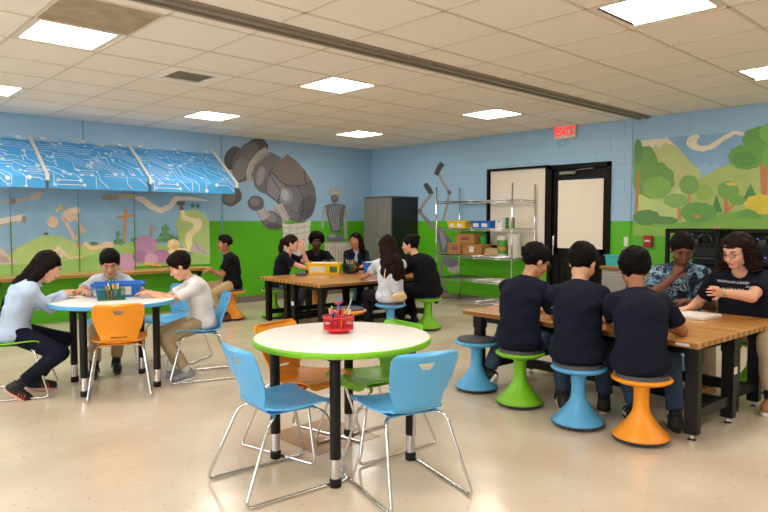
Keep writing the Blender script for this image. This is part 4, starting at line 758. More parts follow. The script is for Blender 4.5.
MURAL_LEFT=[
('7fabc8',[(1.865,1.627),(4.748,1.71),(4.73,0.643),(1.837,0.679)]),
('76a2c0',[(1.865,1.627),(4.748,1.71),(4.744,1.46),(1.858,1.399)]),
('8e9bb0',[(1.798,0.944),(2.051,0.973),(2.271,1.004),(2.286,0.73),(1.792,0.754)]),
('9bb66a',[(1.983,0.842),(2.116,0.959),(2.273,1.053),(2.444,1.12),(2.595,1.11),(2.737,1.043),(2.882,0.975),(3.133,0.942),(3.396,0.976),(3.388,0.596),(1.79,0.683),(1.793,0.778)]),
('7ea854',[(1.793,0.773),(2.242,0.757),(2.587,0.767),(2.878,0.819),(3.003,0.841),(3.395,0.921),(3.386,0.515),(1.788,0.611)]),
('b5a79c',[(1.799,0.98),(1.923,0.964),(1.975,0.927),(2.016,0.853),(2.09,0.825),(2.115,0.775),(2.099,0.759),(1.793,0.773)]),
('9b8d85',[(1.921,0.892),(1.984,0.866),(2.025,0.792),(1.918,0.784)]),
('a59e9c',[(1.921,1.505),(2.026,1.533),(2.134,1.519),(2.223,1.56),(2.29,1.571),(2.284,1.609),(2.218,1.588),(2.131,1.577),(2.024,1.567),(1.916,1.533)]),
('807674',[(2.117,1.547),(2.115,1.536),(2.11,1.526),(2.103,1.518),(2.093,1.512),(2.083,1.508),(2.072,1.508),(2.061,1.511),(2.052,1.517),(2.045,1.525),(2.041,1.535),(2.04,1.546),(2.041,1.557),(2.046,1.567),(2.054,1.575),(2.063,1.581),(2.074,1.585),(2.085,1.585),(2.095,1.582),(2.104,1.576),(2.111,1.568),(2.116,1.558)]),
('b0a6a0',[(2.414,1.659),(2.411,1.642),(2.413,1.625),(2.404,1.606),(2.383,1.59),(2.364,1.574),(2.342,1.559),(2.321,1.558),(2.303,1.56),(2.283,1.561),(2.275,1.574),(2.278,1.591),(2.276,1.607),(2.285,1.627),(2.306,1.643),(2.324,1.658),(2.346,1.673),(2.367,1.675),(2.385,1.673),(2.406,1.672)]),
('d8d0c6',[(1.897,1.241),(2.066,1.288),(2.218,1.308),(2.21,1.39),(2.056,1.36),(1.884,1.32)]),
('a8a19d',[(1.891,1.228),(2.061,1.271),(2.223,1.3),(2.221,1.319),(2.059,1.29),(1.888,1.247)]),
('8f8781',[(2.222,1.324),(2.221,1.311),(2.218,1.298),(2.212,1.287),(2.206,1.28),(2.198,1.276),(2.191,1.276),(2.184,1.28),(2.178,1.287),(2.173,1.298),(2.17,1.31),(2.17,1.324),(2.171,1.338),(2.175,1.351),(2.18,1.361),(2.186,1.369),(2.194,1.373),(2.201,1.373),(2.208,1.369),(2.214,1.361),(2.219,1.351),(2.222,1.338)]),
('d2b8a2',[(2.594,1.287),(2.596,1.262),(2.58,1.244),(2.565,1.229),(2.549,1.211),(2.528,1.211),(2.509,1.22),(2.489,1.224),(2.473,1.241),(2.471,1.265),(2.466,1.287),(2.465,1.312),(2.48,1.33),(2.495,1.345),(2.51,1.363),(2.532,1.364),(2.55,1.354),(2.571,1.35),(2.587,1.334),(2.589,1.309)]),
('c9ab93',[(2.502,1.287),(2.501,1.279),(2.498,1.271),(2.493,1.264),(2.488,1.26),(2.481,1.257),(2.475,1.258),(2.469,1.26),(2.463,1.265),(2.459,1.271),(2.457,1.279),(2.456,1.287),(2.457,1.296),(2.46,1.304),(2.464,1.31),(2.47,1.315),(2.476,1.317),(2.483,1.317),(2.489,1.315),(2.495,1.31),(2.499,1.304),(2.501,1.296)]),
('d0b6a0',[(2.819,1.438),(2.822,1.415),(2.832,1.394),(2.829,1.369),(2.81,1.347),(2.797,1.324),(2.78,1.3),(2.754,1.293),(2.729,1.289),(2.703,1.279),(2.68,1.286),(2.667,1.304),(2.649,1.316),(2.635,1.334),(2.641,1.36),(2.646,1.383),(2.649,1.409),(2.668,1.43),(2.692,1.443),(2.712,1.462),(2.737,1.474),(2.761,1.466),(2.783,1.463),(2.808,1.459)]),
('dcc6b2',[(2.874,1.442),(2.867,1.429),(2.856,1.419),(2.844,1.408),(2.827,1.4),(2.806,1.4),(2.788,1.404),(2.769,1.407),(2.753,1.415),(2.748,1.428),(2.747,1.441),(2.747,1.453),(2.754,1.466),(2.771,1.474),(2.79,1.478),(2.808,1.483),(2.829,1.483),(2.845,1.475),(2.857,1.465),(2.868,1.455)]),
('b89a86',[(2.645,1.347),(2.698,1.279),(2.716,1.295),(2.663,1.364)]),
('cfb49e',[(2.677,1.265),(2.729,1.159),(2.768,1.06),(2.804,1.077),(2.76,1.174),(2.712,1.284)]),
('cfb49e',[(2.79,1.37),(2.838,1.255),(2.88,1.136),(2.916,1.152),(2.865,1.267),(2.821,1.384)]),
('c8aa93',[(2.835,1.072),(2.833,1.064),(2.828,1.056),(2.821,1.049),(2.811,1.045),(2.8,1.042),(2.789,1.043),(2.779,1.045),(2.77,1.05),(2.763,1.057),(2.758,1.065),(2.757,1.074),(2.759,1.083),(2.763,1.09),(2.771,1.097),(2.78,1.102),(2.791,1.104),(2.802,1.104),(2.813,1.101),(2.822,1.096),(2.829,1.089),(2.833,1.081)]),
('c8aa93',[(2.931,1.164),(2.929,1.153),(2.925,1.142),(2.918,1.133),(2.91,1.127),(2.9,1.124),(2.89,1.124),(2.881,1.127),(2.873,1.134),(2.866,1.143),(2.863,1.154),(2.862,1.165),(2.863,1.177),(2.868,1.188),(2.874,1.196),(2.883,1.203),(2.892,1.206),(2.902,1.206),(2.911,1.203),(2.92,1.196),(2.926,1.187),(2.93,1.176)]),
('dcc59a',[(2.574,1.418),(2.622,1.456),(2.611,1.472),(2.563,1.434)]),
('d6b83c',[(2.604,1.452),(2.62,1.533),(2.652,1.462),(2.632,1.439)]),
('c9b6a2',[(2.573,0.878),(2.594,0.93),(2.619,0.891),(2.699,0.813),(2.764,0.793),(2.771,0.818),(2.715,0.839),(2.647,0.919),(2.589,0.985),(2.527,0.913)]),
('c9b6a2',[(2.603,0.943),(2.607,0.827),(2.645,0.831),(2.627,0.946)]),
('c9b6a2',[(2.888,0.819),(2.885,0.814),(2.878,0.81),(2.867,0.806),(2.853,0.804),(2.836,0.803),(2.82,0.804),(2.804,0.806),(2.79,0.809),(2.779,0.813),(2.772,0.818),(2.77,0.824),(2.772,0.829),(2.779,0.833),(2.79,0.836),(2.805,0.839),(2.821,0.84),(2.837,0.839),(2.853,0.837),(2.867,0.834),(2.878,0.829),(2.885,0.824)]),
('cf9a6c',[(2.862,0.989),(2.861,0.977),(2.857,0.967),(2.851,0.958),(2.844,0.952),(2.836,0.949),(2.827,0.949),(2.82,0.952),(2.813,0.959),(2.807,0.968),(2.804,0.979),(2.803,0.99),(2.805,1.002),(2.809,1.013),(2.814,1.021),(2.821,1.028),(2.83,1.031),(2.838,1.031),(2.846,1.027),(2.853,1.02),(2.858,1.011),(2.861,1.001)]),
('d5b88c',[(2.891,0.977),(2.999,0.897),(3.14,0.93),(3.282,0.985),(3.273,1.015),(3.127,0.981),(3.011,0.958),(2.923,1.024)]),
('d0ae80',[(3.191,0.946),(3.271,1.011),(3.258,1.027),(3.178,0.963)]),
('44553d',[(2.473,1.137),(2.471,1.132),(2.468,1.127),(2.463,1.124),(2.456,1.121),(2.448,1.12),(2.441,1.12),(2.433,1.121),(2.427,1.124),(2.422,1.128),(2.418,1.133),(2.417,1.138),(2.419,1.142),(2.422,1.147),(2.427,1.151),(2.434,1.153),(2.441,1.155),(2.449,1.154),(2.457,1.153),(2.463,1.15),(2.468,1.146),(2.472,1.142)]),
('4d6f50',[(3.093,0.996),(3.077,0.99),(3.077,0.981),(3.062,0.975),(3.04,0.978),(3.021,0.973),(3.001,0.976),(2.996,0.986),(2.977,0.991),(2.972,0.999),(2.988,1.006),(2.988,1.015),(3.002,1.021),(3.024,1.018),(3.043,1.022),(3.063,1.02),(3.069,1.01),(3.088,1.005)]),
('86ae57',[(3.307,0.896),(3.437,0.99),(3.602,1.013),(3.906,0.979),(4.189,0.903),(4.37,0.811),(4.733,0.816),(4.73,0.643),(3.302,0.664)]),
('a3ba72',[(4.195,1.248),(4.234,1.386),(4.345,1.456),(4.495,1.478),(4.646,1.406),(4.729,1.282),(4.732,0.744),(4.559,0.786),(4.334,0.864),(4.245,1.006)]),
('e0cfa4',[(4.257,1.455),(4.327,1.462),(4.336,1.386),(4.436,1.352),(4.587,1.335),(4.612,1.246),(4.565,1.158),(4.458,1.089),(4.433,0.995),(4.492,0.895),(4.453,0.839),(4.371,0.863),(4.329,0.997),(4.339,1.101),(4.459,1.194),(4.476,1.254),(4.416,1.289),(4.287,1.317)]),
('5a5653',[(4.332,1.566),(4.339,1.549),(4.327,1.533),(4.302,1.529),(4.285,1.515),(4.261,1.514),(4.244,1.528),(4.22,1.531),(4.208,1.546),(4.216,1.564),(4.209,1.581),(4.221,1.597),(4.245,1.601),(4.262,1.615),(4.287,1.616),(4.303,1.603),(4.328,1.599),(4.34,1.584)]),
('5a5653',[(4.259,1.541),(4.265,1.455),(4.322,1.469),(4.287,1.548)]),
('d3c7ba',[(3.576,1.628),(3.692,1.56),(3.807,1.472),(3.966,1.411),(4.125,1.472),(4.219,1.592),(4.383,1.606),(4.702,1.602),(4.704,1.616),(4.388,1.668),(4.186,1.659),(4.074,1.536),(3.97,1.492),(3.855,1.548),(3.736,1.635),(3.588,1.659)]),
('c8bcb0',[(4.423,1.645),(4.419,1.637),(4.409,1.629),(4.394,1.623),(4.374,1.618),(4.352,1.615),(4.329,1.615),(4.307,1.617),(4.288,1.62),(4.273,1.626),(4.263,1.633),(4.26,1.641),(4.264,1.648),(4.273,1.656),(4.288,1.662),(4.308,1.667),(4.33,1.67),(4.353,1.67),(4.375,1.669),(4.395,1.665),(4.41,1.659),(4.419,1.652)]),
('a99a8d',[(3.632,1.645),(3.623,1.636),(3.6,1.628),(3.563,1.621),(3.516,1.615),(3.462,1.612),(3.407,1.61),(3.355,1.611),(3.31,1.615),(3.275,1.62),(3.252,1.627),(3.245,1.635),(3.253,1.643),(3.275,1.651),(3.311,1.658),(3.356,1.664),(3.409,1.668),(3.464,1.669),(3.517,1.668),(3.564,1.665),(3.6,1.66),(3.624,1.653)]),
('8a7a6a',[(3.381,1.622),(3.375,1.611),(3.361,1.601),(3.338,1.592),(3.309,1.585),(3.276,1.582),(3.243,1.581),(3.21,1.583),(3.182,1.588),(3.16,1.596),(3.147,1.606),(3.142,1.616),(3.147,1.627),(3.161,1.637),(3.183,1.646),(3.212,1.653),(3.244,1.657),(3.278,1.658),(3.311,1.655),(3.339,1.65),(3.362,1.643),(3.376,1.633)]),
('d7a84e',[(3.501,1.637),(3.622,1.646),(3.622,1.669),(3.5,1.659)]),
('b98555',[(3.449,1.462),(3.441,1.284),(3.413,0.999),(3.449,0.995),(3.473,1.282),(3.485,1.462)]),
('b98555',[(3.35,1.333),(3.473,1.35),(3.598,1.367),(3.595,1.396),(3.47,1.379),(3.347,1.362)]),
('b98f66',[(3.827,1.243),(3.818,1.15),(3.803,1.05),(3.82,1.047),(3.835,1.148),(3.844,1.242)]),
('b98f66',[(3.78,1.174),(3.904,1.18),(3.903,1.197),(3.78,1.191)]),
('4f8a55',[(4.09,1.173),(4.067,1.152),(4.068,1.118),(4.054,1.089),(4.032,1.114),(4.014,1.109),(3.988,1.108),(3.993,1.149),(3.991,1.174),(3.977,1.21),(4,1.225),(4.019,1.228),(4.035,1.264),(4.054,1.247),(4.06,1.213),(4.085,1.206)]),
('4f8a55',[(4.125,1.084),(4.117,1.07),(4.121,1.048),(4.063,1.055),(4.034,1.04),(3.992,1.044),(3.981,1.064),(3.923,1.068),(3.945,1.087),(3.953,1.1),(3.95,1.122),(4.006,1.115),(4.035,1.13),(4.077,1.126),(4.089,1.107),(4.148,1.103)]),
('4a7d50',[(4.093,1.023),(4.129,1.011),(4.077,1.007),(4.052,1),(4.018,0.993),(3.978,1.004),(3.925,0.999),(3.907,1.01),(3.894,1.018),(3.854,1.027),(3.904,1.034),(3.895,1.046),(3.934,1.05),(3.977,1.048),(4.02,1.056),(4.046,1.043),(4.091,1.041),(4.119,1.032)]),
('55825c',[(3.384,1.121),(3.374,1.101),(3.362,1.09),(3.349,1.069),(3.34,1.096),(3.318,1.096),(3.326,1.122),(3.325,1.143),(3.335,1.163),(3.351,1.153),(3.37,1.169),(3.369,1.137)]),
('4a7d50',[(3.443,1.016),(3.44,0.997),(3.405,0.993),(3.399,0.966),(3.366,0.976),(3.342,0.981),(3.305,0.98),(3.316,1.005),(3.292,1.02),(3.295,1.039),(3.33,1.043),(3.335,1.07),(3.368,1.06),(3.392,1.054),(3.43,1.056),(3.418,1.03)]),
('55825c',[(3.615,1.036),(3.613,1.028),(3.608,1.021),(3.599,1.016),(3.588,1.012),(3.575,1.01),(3.562,1.011),(3.549,1.013),(3.538,1.017),(3.53,1.023),(3.525,1.03),(3.523,1.037),(3.525,1.045),(3.531,1.051),(3.539,1.057),(3.55,1.061),(3.563,1.063),(3.576,1.062),(3.589,1.06),(3.6,1.056),(3.608,1.05),(3.614,1.043)]),
('50744f',[(4.218,1.041),(4.225,1.025),(4.192,1.022),(4.182,1.006),(4.154,1.006),(4.134,1.016),(4.1,1.014),(4.102,1.031),(4.093,1.043),(4.086,1.058),(4.119,1.062),(4.128,1.078),(4.156,1.078),(4.176,1.068),(4.211,1.07),(4.209,1.053)]),
('3e6a5a',[(4.497,1.534),(4.493,1.513),(4.472,1.512),(4.453,1.495),(4.446,1.519),(4.434,1.533),(4.438,1.554),(4.459,1.556),(4.478,1.573),(4.485,1.549)]),
('3e6a5a',[(4.57,1.529),(4.564,1.514),(4.557,1.494),(4.543,1.509),(4.526,1.508),(4.527,1.528),(4.533,1.542),(4.54,1.562),(4.554,1.547),(4.571,1.549)]),
('a1789e',[(3.897,0.956),(3.888,0.922),(3.878,0.887),(3.848,0.86),(3.808,0.845),(3.769,0.829),(3.725,0.823),(3.682,0.835),(3.643,0.85),(3.604,0.867),(3.581,0.897),(3.57,0.931),(3.559,0.964),(3.563,0.999),(3.588,1.028),(3.613,1.055),(3.644,1.08),(3.687,1.089),(3.73,1.089),(3.775,1.09),(3.817,1.076),(3.847,1.049),(3.876,1.023),(3.899,0.992)]),
('b08aa8',[(3.633,0.727),(3.624,0.696),(3.601,0.671),(3.579,0.645),(3.546,0.625),(3.503,0.62),(3.462,0.619),(3.418,0.62),(3.381,0.636),(3.352,0.659),(3.322,0.682),(3.304,0.71),(3.307,0.741),(3.311,0.771),(3.322,0.801),(3.352,0.822),(3.388,0.836),(3.424,0.852),(3.467,0.854),(3.508,0.844),(3.548,0.833),(3.585,0.816),(3.606,0.787),(3.62,0.758)]),
('8f6690',[(3.763,0.798),(3.76,0.775),(3.744,0.755),(3.727,0.737),(3.706,0.72),(3.677,0.715),(3.649,0.716),(3.62,0.716),(3.593,0.726),(3.574,0.744),(3.555,0.762),(3.541,0.783),(3.542,0.807),(3.548,0.829),(3.554,0.852),(3.573,0.869),(3.599,0.88),(3.624,0.89),(3.652,0.895),(3.68,0.887),(3.706,0.877),(3.732,0.865),(3.748,0.844),(3.755,0.821)]),
('9b6f98',[(4.088,0.786),(4.078,0.761),(4.067,0.736),(4.049,0.713),(4.02,0.701),(3.988,0.694),(3.956,0.687),(3.923,0.693),(3.896,0.708),(3.868,0.723),(3.846,0.743),(3.839,0.77),(3.836,0.796),(3.835,0.823),(3.85,0.846),(3.874,0.864),(3.897,0.882),(3.927,0.893),(3.96,0.891),(3.993,0.887),(4.025,0.88),(4.05,0.86),(4.066,0.837),(4.084,0.813)]),
('b890ae',[(3.906,0.763),(3.905,0.743),(3.898,0.725),(3.879,0.712),(3.858,0.702),(3.836,0.692),(3.811,0.692),(3.787,0.698),(3.763,0.704),(3.742,0.716),(3.731,0.734),(3.721,0.751),(3.714,0.77),(3.72,0.789),(3.733,0.805),(3.745,0.822),(3.765,0.834),(3.79,0.837),(3.814,0.839),(3.839,0.839),(3.862,0.828),(3.88,0.815),(3.898,0.801),(3.908,0.782)]),
('c39a4f',[(3.711,0.674),(3.83,0.666),(3.95,0.639),(3.955,0.679),(3.832,0.69),(3.713,0.707)]),
('c8ad3f',[(3.756,0.708),(3.755,0.703),(3.752,0.698),(3.747,0.694),(3.74,0.691),(3.733,0.689),(3.725,0.69),(3.718,0.692),(3.711,0.695),(3.706,0.7),(3.703,0.705),(3.702,0.711),(3.703,0.716),(3.707,0.721),(3.712,0.725),(3.718,0.728),(3.726,0.729),(3.734,0.729),(3.741,0.727),(3.747,0.724),(3.752,0.719),(3.755,0.714)]),
('cfa66c',[(3.852,0.691),(3.851,0.681),(3.848,0.672),(3.844,0.665),(3.839,0.66),(3.834,0.658),(3.828,0.658),(3.822,0.661),(3.817,0.667),(3.814,0.674),(3.811,0.683),(3.811,0.692),(3.812,0.702),(3.814,0.71),(3.818,0.718),(3.823,0.722),(3.829,0.725),(3.835,0.725),(3.841,0.722),(3.845,0.716),(3.849,0.709),(3.851,0.7)]),
('ddc08e',[(4.236,0.954),(4.234,0.926),(4.221,0.898),(4.19,0.887),(4.161,0.875),(4.128,0.871),(4.101,0.89),(4.074,0.905),(4.054,0.929),(4.058,0.958),(4.06,0.986),(4.072,1.014),(4.103,1.025),(4.132,1.037),(4.165,1.041),(4.192,1.023),(4.219,1.007),(4.24,0.984)]),
('e3cc9f',[(4.393,0.845),(4.38,0.828),(4.348,0.815),(4.32,0.801),(4.275,0.794),(4.223,0.797),(4.174,0.8),(4.125,0.807),(4.097,0.823),(4.079,0.839),(4.059,0.856),(4.072,0.873),(4.103,0.885),(4.13,0.899),(4.174,0.907),(4.225,0.903),(4.274,0.901),(4.324,0.895),(4.353,0.879),(4.372,0.862)]),
('c9a878',[(4.229,0.916),(4.226,0.904),(4.219,0.894),(4.208,0.885),(4.194,0.879),(4.178,0.876),(4.162,0.877),(4.146,0.881),(4.132,0.888),(4.122,0.897),(4.115,0.908),(4.113,0.919),(4.116,0.931),(4.123,0.941),(4.134,0.95),(4.148,0.956),(4.163,0.959),(4.18,0.958),(4.196,0.955),(4.209,0.948),(4.22,0.939),(4.227,0.928)]),
('ecd9b5',[(4.169,1),(4.167,0.993),(4.162,0.986),(4.153,0.98),(4.143,0.976),(4.131,0.974),(4.119,0.974),(4.107,0.977),(4.097,0.981),(4.089,0.987),(4.084,0.995),(4.083,1.002),(4.085,1.01),(4.09,1.017),(4.098,1.023),(4.108,1.027),(4.12,1.029),(4.132,1.028),(4.144,1.026),(4.154,1.021),(4.162,1.015),(4.167,1.008)]),
('b0aaa6',[(4.409,0.897),(4.467,0.983),(4.517,1.007),(4.554,0.946),(4.618,0.909),(4.656,0.854),(4.714,0.834),(4.705,0.788),(4.559,0.815),(4.427,0.854)]),
('8d8884',[(4.479,0.98),(4.554,0.852),(4.672,0.804),(4.678,0.817),(4.565,0.862),(4.493,0.986)]),
('c9b49c',[(3.296,0.977),(3.292,0.965),(3.283,0.953),(3.267,0.944),(3.247,0.938),(3.225,0.935),(3.202,0.935),(3.18,0.94),(3.161,0.947),(3.146,0.957),(3.137,0.969),(3.134,0.982),(3.137,0.994),(3.147,1.005),(3.162,1.015),(3.182,1.021),(3.204,1.024),(3.227,1.024),(3.249,1.02),(3.269,1.012),(3.284,1.002),(3.293,0.99)]),
]
mural('landscape_mural', MURAL_RIGHT, 'B', (1.2, 1.105), (3.89, 2.46), 'painted green landscape mural with snowy mountain, trees and crescent cloud')
mural('giant_mural', MURAL_GIANT, 'A', (4.7, .12), (7.7, 2.62), 'painted giant grey armoured figure bending down beside a small crowned statue', gain=1.2)
mural('robot_mural', MURAL_ARMS, 'B', (6.6, .1), (8.0, 2.4), 'painted grey robot with long jointed arms behind the wire shelf')
lm = mural('hillside_mural', MURAL_LEFT, 'A', (1.2, .60), (4.73, 1.92), 'painted hillside mural with crosses and purple bushes under the blue awning', gain=1.4, pale=.05)
q = MB()
for x in (2.04, 2.835, 3.575): h_ = .018 if x == 2.895 else .006; q.box(x-h_, x+h_, YW-.036, YW-.030, .6, 1.30, 0); q.box(x-h_*.6, x+h_*.6, YW-.036, YW-.030, 1.30, 1.92, 1)
q.build('panel_seam', [mat('seam_green', '3f8f1c', .5), mat('seam_blue', '6b93b4', .5)], lm)

# ------------------------------------------------------------------ wall counter
wood_cache = {}
def wood(name, base, dark, axis=0, sw=.045, sl=.7, rough=.28):
    if name in wood_cache: return wood_cache[name]
    m, N, L, b = nodes(name); tc = N.new('ShaderNodeTexCoord'); sx = N.new('ShaderNodeSeparateXYZ'); L.new(tc.outputs['Object'], sx.inputs[0])
    cb = N.new('ShaderNodeCombineXYZ'); L.new(sx.outputs[axis], cb.inputs[0]); L.new(sx.outputs[1-axis], cb.inputs[1])
    br = N.new('ShaderNodeTexBrick'); L.new(cb.outputs[0], br.inputs['Vector']); br.inputs['Scale'].default_value = 1; br.inputs['Brick Width'].default_value = sl; br.inputs['Row Height'].default_value = sw
    br.inputs['Mortar Size'].default_value = .0008; br.offset = .37; br.inputs['Color1'].default_value = (*lin(base), 1); br.inputs['Color2'].default_value = (*lin(dark), 1); br.inputs['Mortar'].default_value = (*[c*.55 for c in lin(dark)], 1)
    mp = N.new('ShaderNodeMapping'); mp.inputs['Scale'].default_value = (3, 60, 20) if axis == 0 else (60, 3, 20); L.new(tc.outputs['Object'], mp.inputs['Vector'])
    n = N.new('ShaderNodeTexNoise'); n.inputs['Scale'].default_value = 1.2; n.inputs['Detail'].default_value = 5; L.new(mp.outputs['Vector'], n.inputs['Vector'])
    mr = N.new('ShaderNodeMapRange'); mr.inputs['To Min'].default_value = .78; mr.inputs['To Max'].default_value = 1.2; L.new(n.outputs['Fac'], mr.inputs['Value'])
    sc = N.new('ShaderNodeVectorMath'); sc.operation = 'SCALE'; L.new(br.outputs['Color'], sc.inputs[0]); L.new(mr.outputs['Result'], sc.inputs['Scale']); L.new(sc.outputs['Vector'], b.inputs['Base Color'])
    b.inputs['Roughness'].default_value = rough; b.inputs['Coat Weight'].default_value = .3; b.inputs['Coat Roughness'].default_value = .15
    wood_cache[name] = m; return m
M_OAK = wood('counter_wood', 'd9a25c', 'cc9350', 0, .3, 2.2); M_BLOCK = wood('butcher_block', 'd39a52', 'b97a38', 1, .042, .55); M_BLOCKX = wood('butcher_block_across', 'd39a52', 'b97a38', 0, .042, .55)
M_BLK = mat('black_steel', '0e0d0d', .42, spec=.3); M_CHROME = mat('chrome', 'd6d6d8', .12, metal=1.0); M_DGREY = mat('dark_rubber', '3a3b40', .6)
ct = thing('wall_counter', 'long light wood counter running along the left wall under the mural', 'counter', (1.2, 8.45, 0))
boxobj('countertop', (0, 3.33, 0, .50, .590, .628), M_OAK, ct, .004)
boxobj('green_panel', (0, 3.30, .42, .50, .0, .588), mat('panel_green', GREEN, .6), ct)
for x in (.6, 2.0, 3.15):
    q = MB(); q.box(x-.02, x+.02, .05, .42, .545, .588); q.box(x-.02, x+.02, .36, .42, .30, .545); q.add([(x-.02, .05, .545), (x+.02, .05, .545), (x+.02, .36, .30), (x-.02, .36, .30), (x-.02, .36, .34), (x+.02, .36, .34), (x+.02, .11, .545), (x-.02, .11, .545)], [(0,1,2,3), (4,5,6,7), (0,3,4,7), (1,6,5,2)])
    q.build('bracket', M_BLK, ct)

# ------------------------------------------------------------------ awning: fabric sections with printed circuit lines
M_AWN = mat('awning_blue', '48a4e2', .55, noise_amt=.06, noise_scale=5, bump=.08, bump_scale=12); M_AWN_L = mat('awning_print', 'cfe6f5', .6)
AY, AZT, AYF, AZM, AZB = YW, 2.335, 8.30, 1.845, 1.69
AWN = thing('awning', 'long blue awning with white circuit pattern and white arms above the left mural', 'awning', (1.06, AY, 0))
def awning(x0, x1, label, seed):
    rnd = random.Random(seed); W = x1 - x0; t = AWN; OX = x0 - 1.06
    D = AY - AYF; Ls = math.hypot(D, AZT - AZM); Lv = AZM - AZB; TOT = Ls + Lv
    def P(u, s_, lift=0.0):
        if s_ <= Ls: k = s_/Ls; n = (0, -(AZT-AZM)/Ls, D/Ls); y, z = -D*k, AZT - (AZT-AZM)*k; return (u, y + n[1]*lift, z + n[2]*lift)
        return (u, -D - lift, AZM - (s_ - Ls))
    q = MB(); nu, ns = 24, 22
    V = [P(W*i/nu, TOT*j/ns) for i in range(nu+1) for j in range(ns+1)]; V = [(a, b_, c_ + .003*math.sin(a*21 + b_*9)) for a, b_, c_ in V]
    F = [(i*(ns+1)+j, i*(ns+1)+j+1, (i+1)*(ns+1)+j+1, (i+1)*(ns+1)+j) for i in range(nu) for j in range(ns)]
    q.add(V, F)
    def rib(pts, wd):
        out = []
        for a, b_ in zip(pts[:-1], pts[1:]):                       # keep bends away from the fold
            if (a[1] - Ls)*(b_[1] - Ls) < 0: t_ = (Ls - a[1])/(b_[1] - a[1]); out += [a, (a[0] + (b_[0]-a[0])*t_, Ls - .0005), (a[0] + (b_[0]-a[0])*t_, Ls + .0005)]
            else: out.append(a)
        out.append(pts[-1]); pts = out
        for a, b_ in zip(pts[:-1], pts[1:]):
            d = Vector((b_[0]-a[0], b_[1]-a[1])); 
            if d.length < .002: continue
            n = Vector((-d.y, d.x)).normalized()*wd/2
            q.add([P(a[0]+n.x, a[1]+n.y, .006), P(b_[0]+n.x, b_[1]+n.y, .006), P(b_[0]-n.x, b_[1]-n.y, .006), P(a[0]-n.x, a[1]-n.y, .006)], [(3,2,1,0)], 1)
    def dot(u, s_, r, ring=False):
        n = 14
        if not (r < u < W-r) or not (r < s_ < TOT-r) or abs(s_-Ls) < r: return
        o = [P(u + r*math.cos(2*PI*k/n), s_ + r*math.sin(2*PI*k/n), .0065) for k in range(n)]
        if ring:
            i_ = [P(u + r*.6*math.cos(2*PI*k/n), s_ + r*.6*math.sin(2*PI*k/n), .0065) for k in range(n)]; q.add(o + i_, [(k, (k+1) % n, n + (k+1) % n, n + k) for k in range(n)], 1)
        else: q.add(o, [tuple(range(n))], 1)
    def clampp(p): return (min(max(p[0], .01), W-.01), min(max(p[1], .01), TOT-.01))
    used = [(x_, Ls + y_) for x_ in (.10, .2, .3, .4) for y_ in (.05, .105)]
    free = lambda p, g_: all((p[0]-a_[0])**2 + (p[1]-a_[1])**2 > g_*g_ for a_ in used)
    for k in range(150):                                           # parallel traces, straight then diagonal, kept clear of one another
        u, s_ = rnd.uniform(-.2, W*.95), rnd.uniform(0, TOT*.8); ln = [rnd.uniform(.05, .28), rnd.uniform(.08, .36), rnd.uniform(.05, .30)]
        d = rnd.choice([(1, 0), (1, 0), (0, 1)]); off = .048; wd = rnd.choice([.009, .010, .012])
        for m_ in range(3):
            pts = [(u - off*m_*.45, s_ + off*m_)]
            for j, l in enumerate(ln):
                dd = d if j != 1 else (.74, .67); pts.append((pts[-1][0] + dd[0]*l, pts[-1][1] + dd[1]*l))
            sub = []
            for a_, b2_ in zip(pts[:-1], pts[1:]):
                L_ = math.hypot(b2_[0]-a_[0], b2_[1]-a_[1]); n_ = max(2, int(L_/.02))
                for t_ in range(n_):
                    p = (a_[0] + (b2_[0]-a_[0])*t_/n_, a_[1] + (b2_[1]-a_[1])*t_/n_)
                    if .012 <= p[0] <= W-.012 and .012 <= p[1] <= TOT-.012: sub.append(p)
            cut_ = next((q_ for q_, p in enumerate(sub) if not free(p, .030)), len(sub)); sub = sub[:cut_]
            if len(sub) > 6:
                rib(sub, wd); used += sub
                for e in (0, -1):
                    if rnd.random() < .55: dot(sub[e][0], sub[e][1], rnd.choice([.016, .020, .027]), rnd.random() < .3)
    for k in range(10): dot(rnd.uniform(.05, W-.05), rnd.uniform(.05, Ls-.03), rnd.choice([.020, .026]))
    yv_ = Ls + .05; rib([(.10, yv_), (.36, yv_)], .010); dot(.10, yv_, .022, True); dot(.36, yv_, .022)
    rib([(.06, yv_+.055), (.40, yv_+.055)], .010); dot(.06, yv_+.055, .021, True); dot(.40, yv_+.055, .021)
    q.build('fabric_section', [M_AWN, M_AWN_L], t, loc=(OX, 0, 0))
    fr = MB(); fr.tube([(0, -.01, AZT-.015), (W, -.01, AZT-.015)], .010, 8); fr.tube([(0, -D+.022, AZM-.016), (W, -D+.022, AZM-.016)], .008, 8)
    for u in (.12, W/2, W-.12): fr.box(u-.03, u+.03, -.03, 0, AZT, AZT+.025)
    fr.build('rail', mat('rail_white', 'dcdcda', .4), t, loc=(OX, 0, 0))
    return t
awning(1.06, 2.275, 'leftmost blue circuit print awning section, cut by the photo edge', 3)
awning(2.315, 3.52, 'middle blue circuit print awning section, above the long haired girl', 7)
awning(3.56, 4.80, 'right blue circuit print awning section, beside the giant mural', 11)
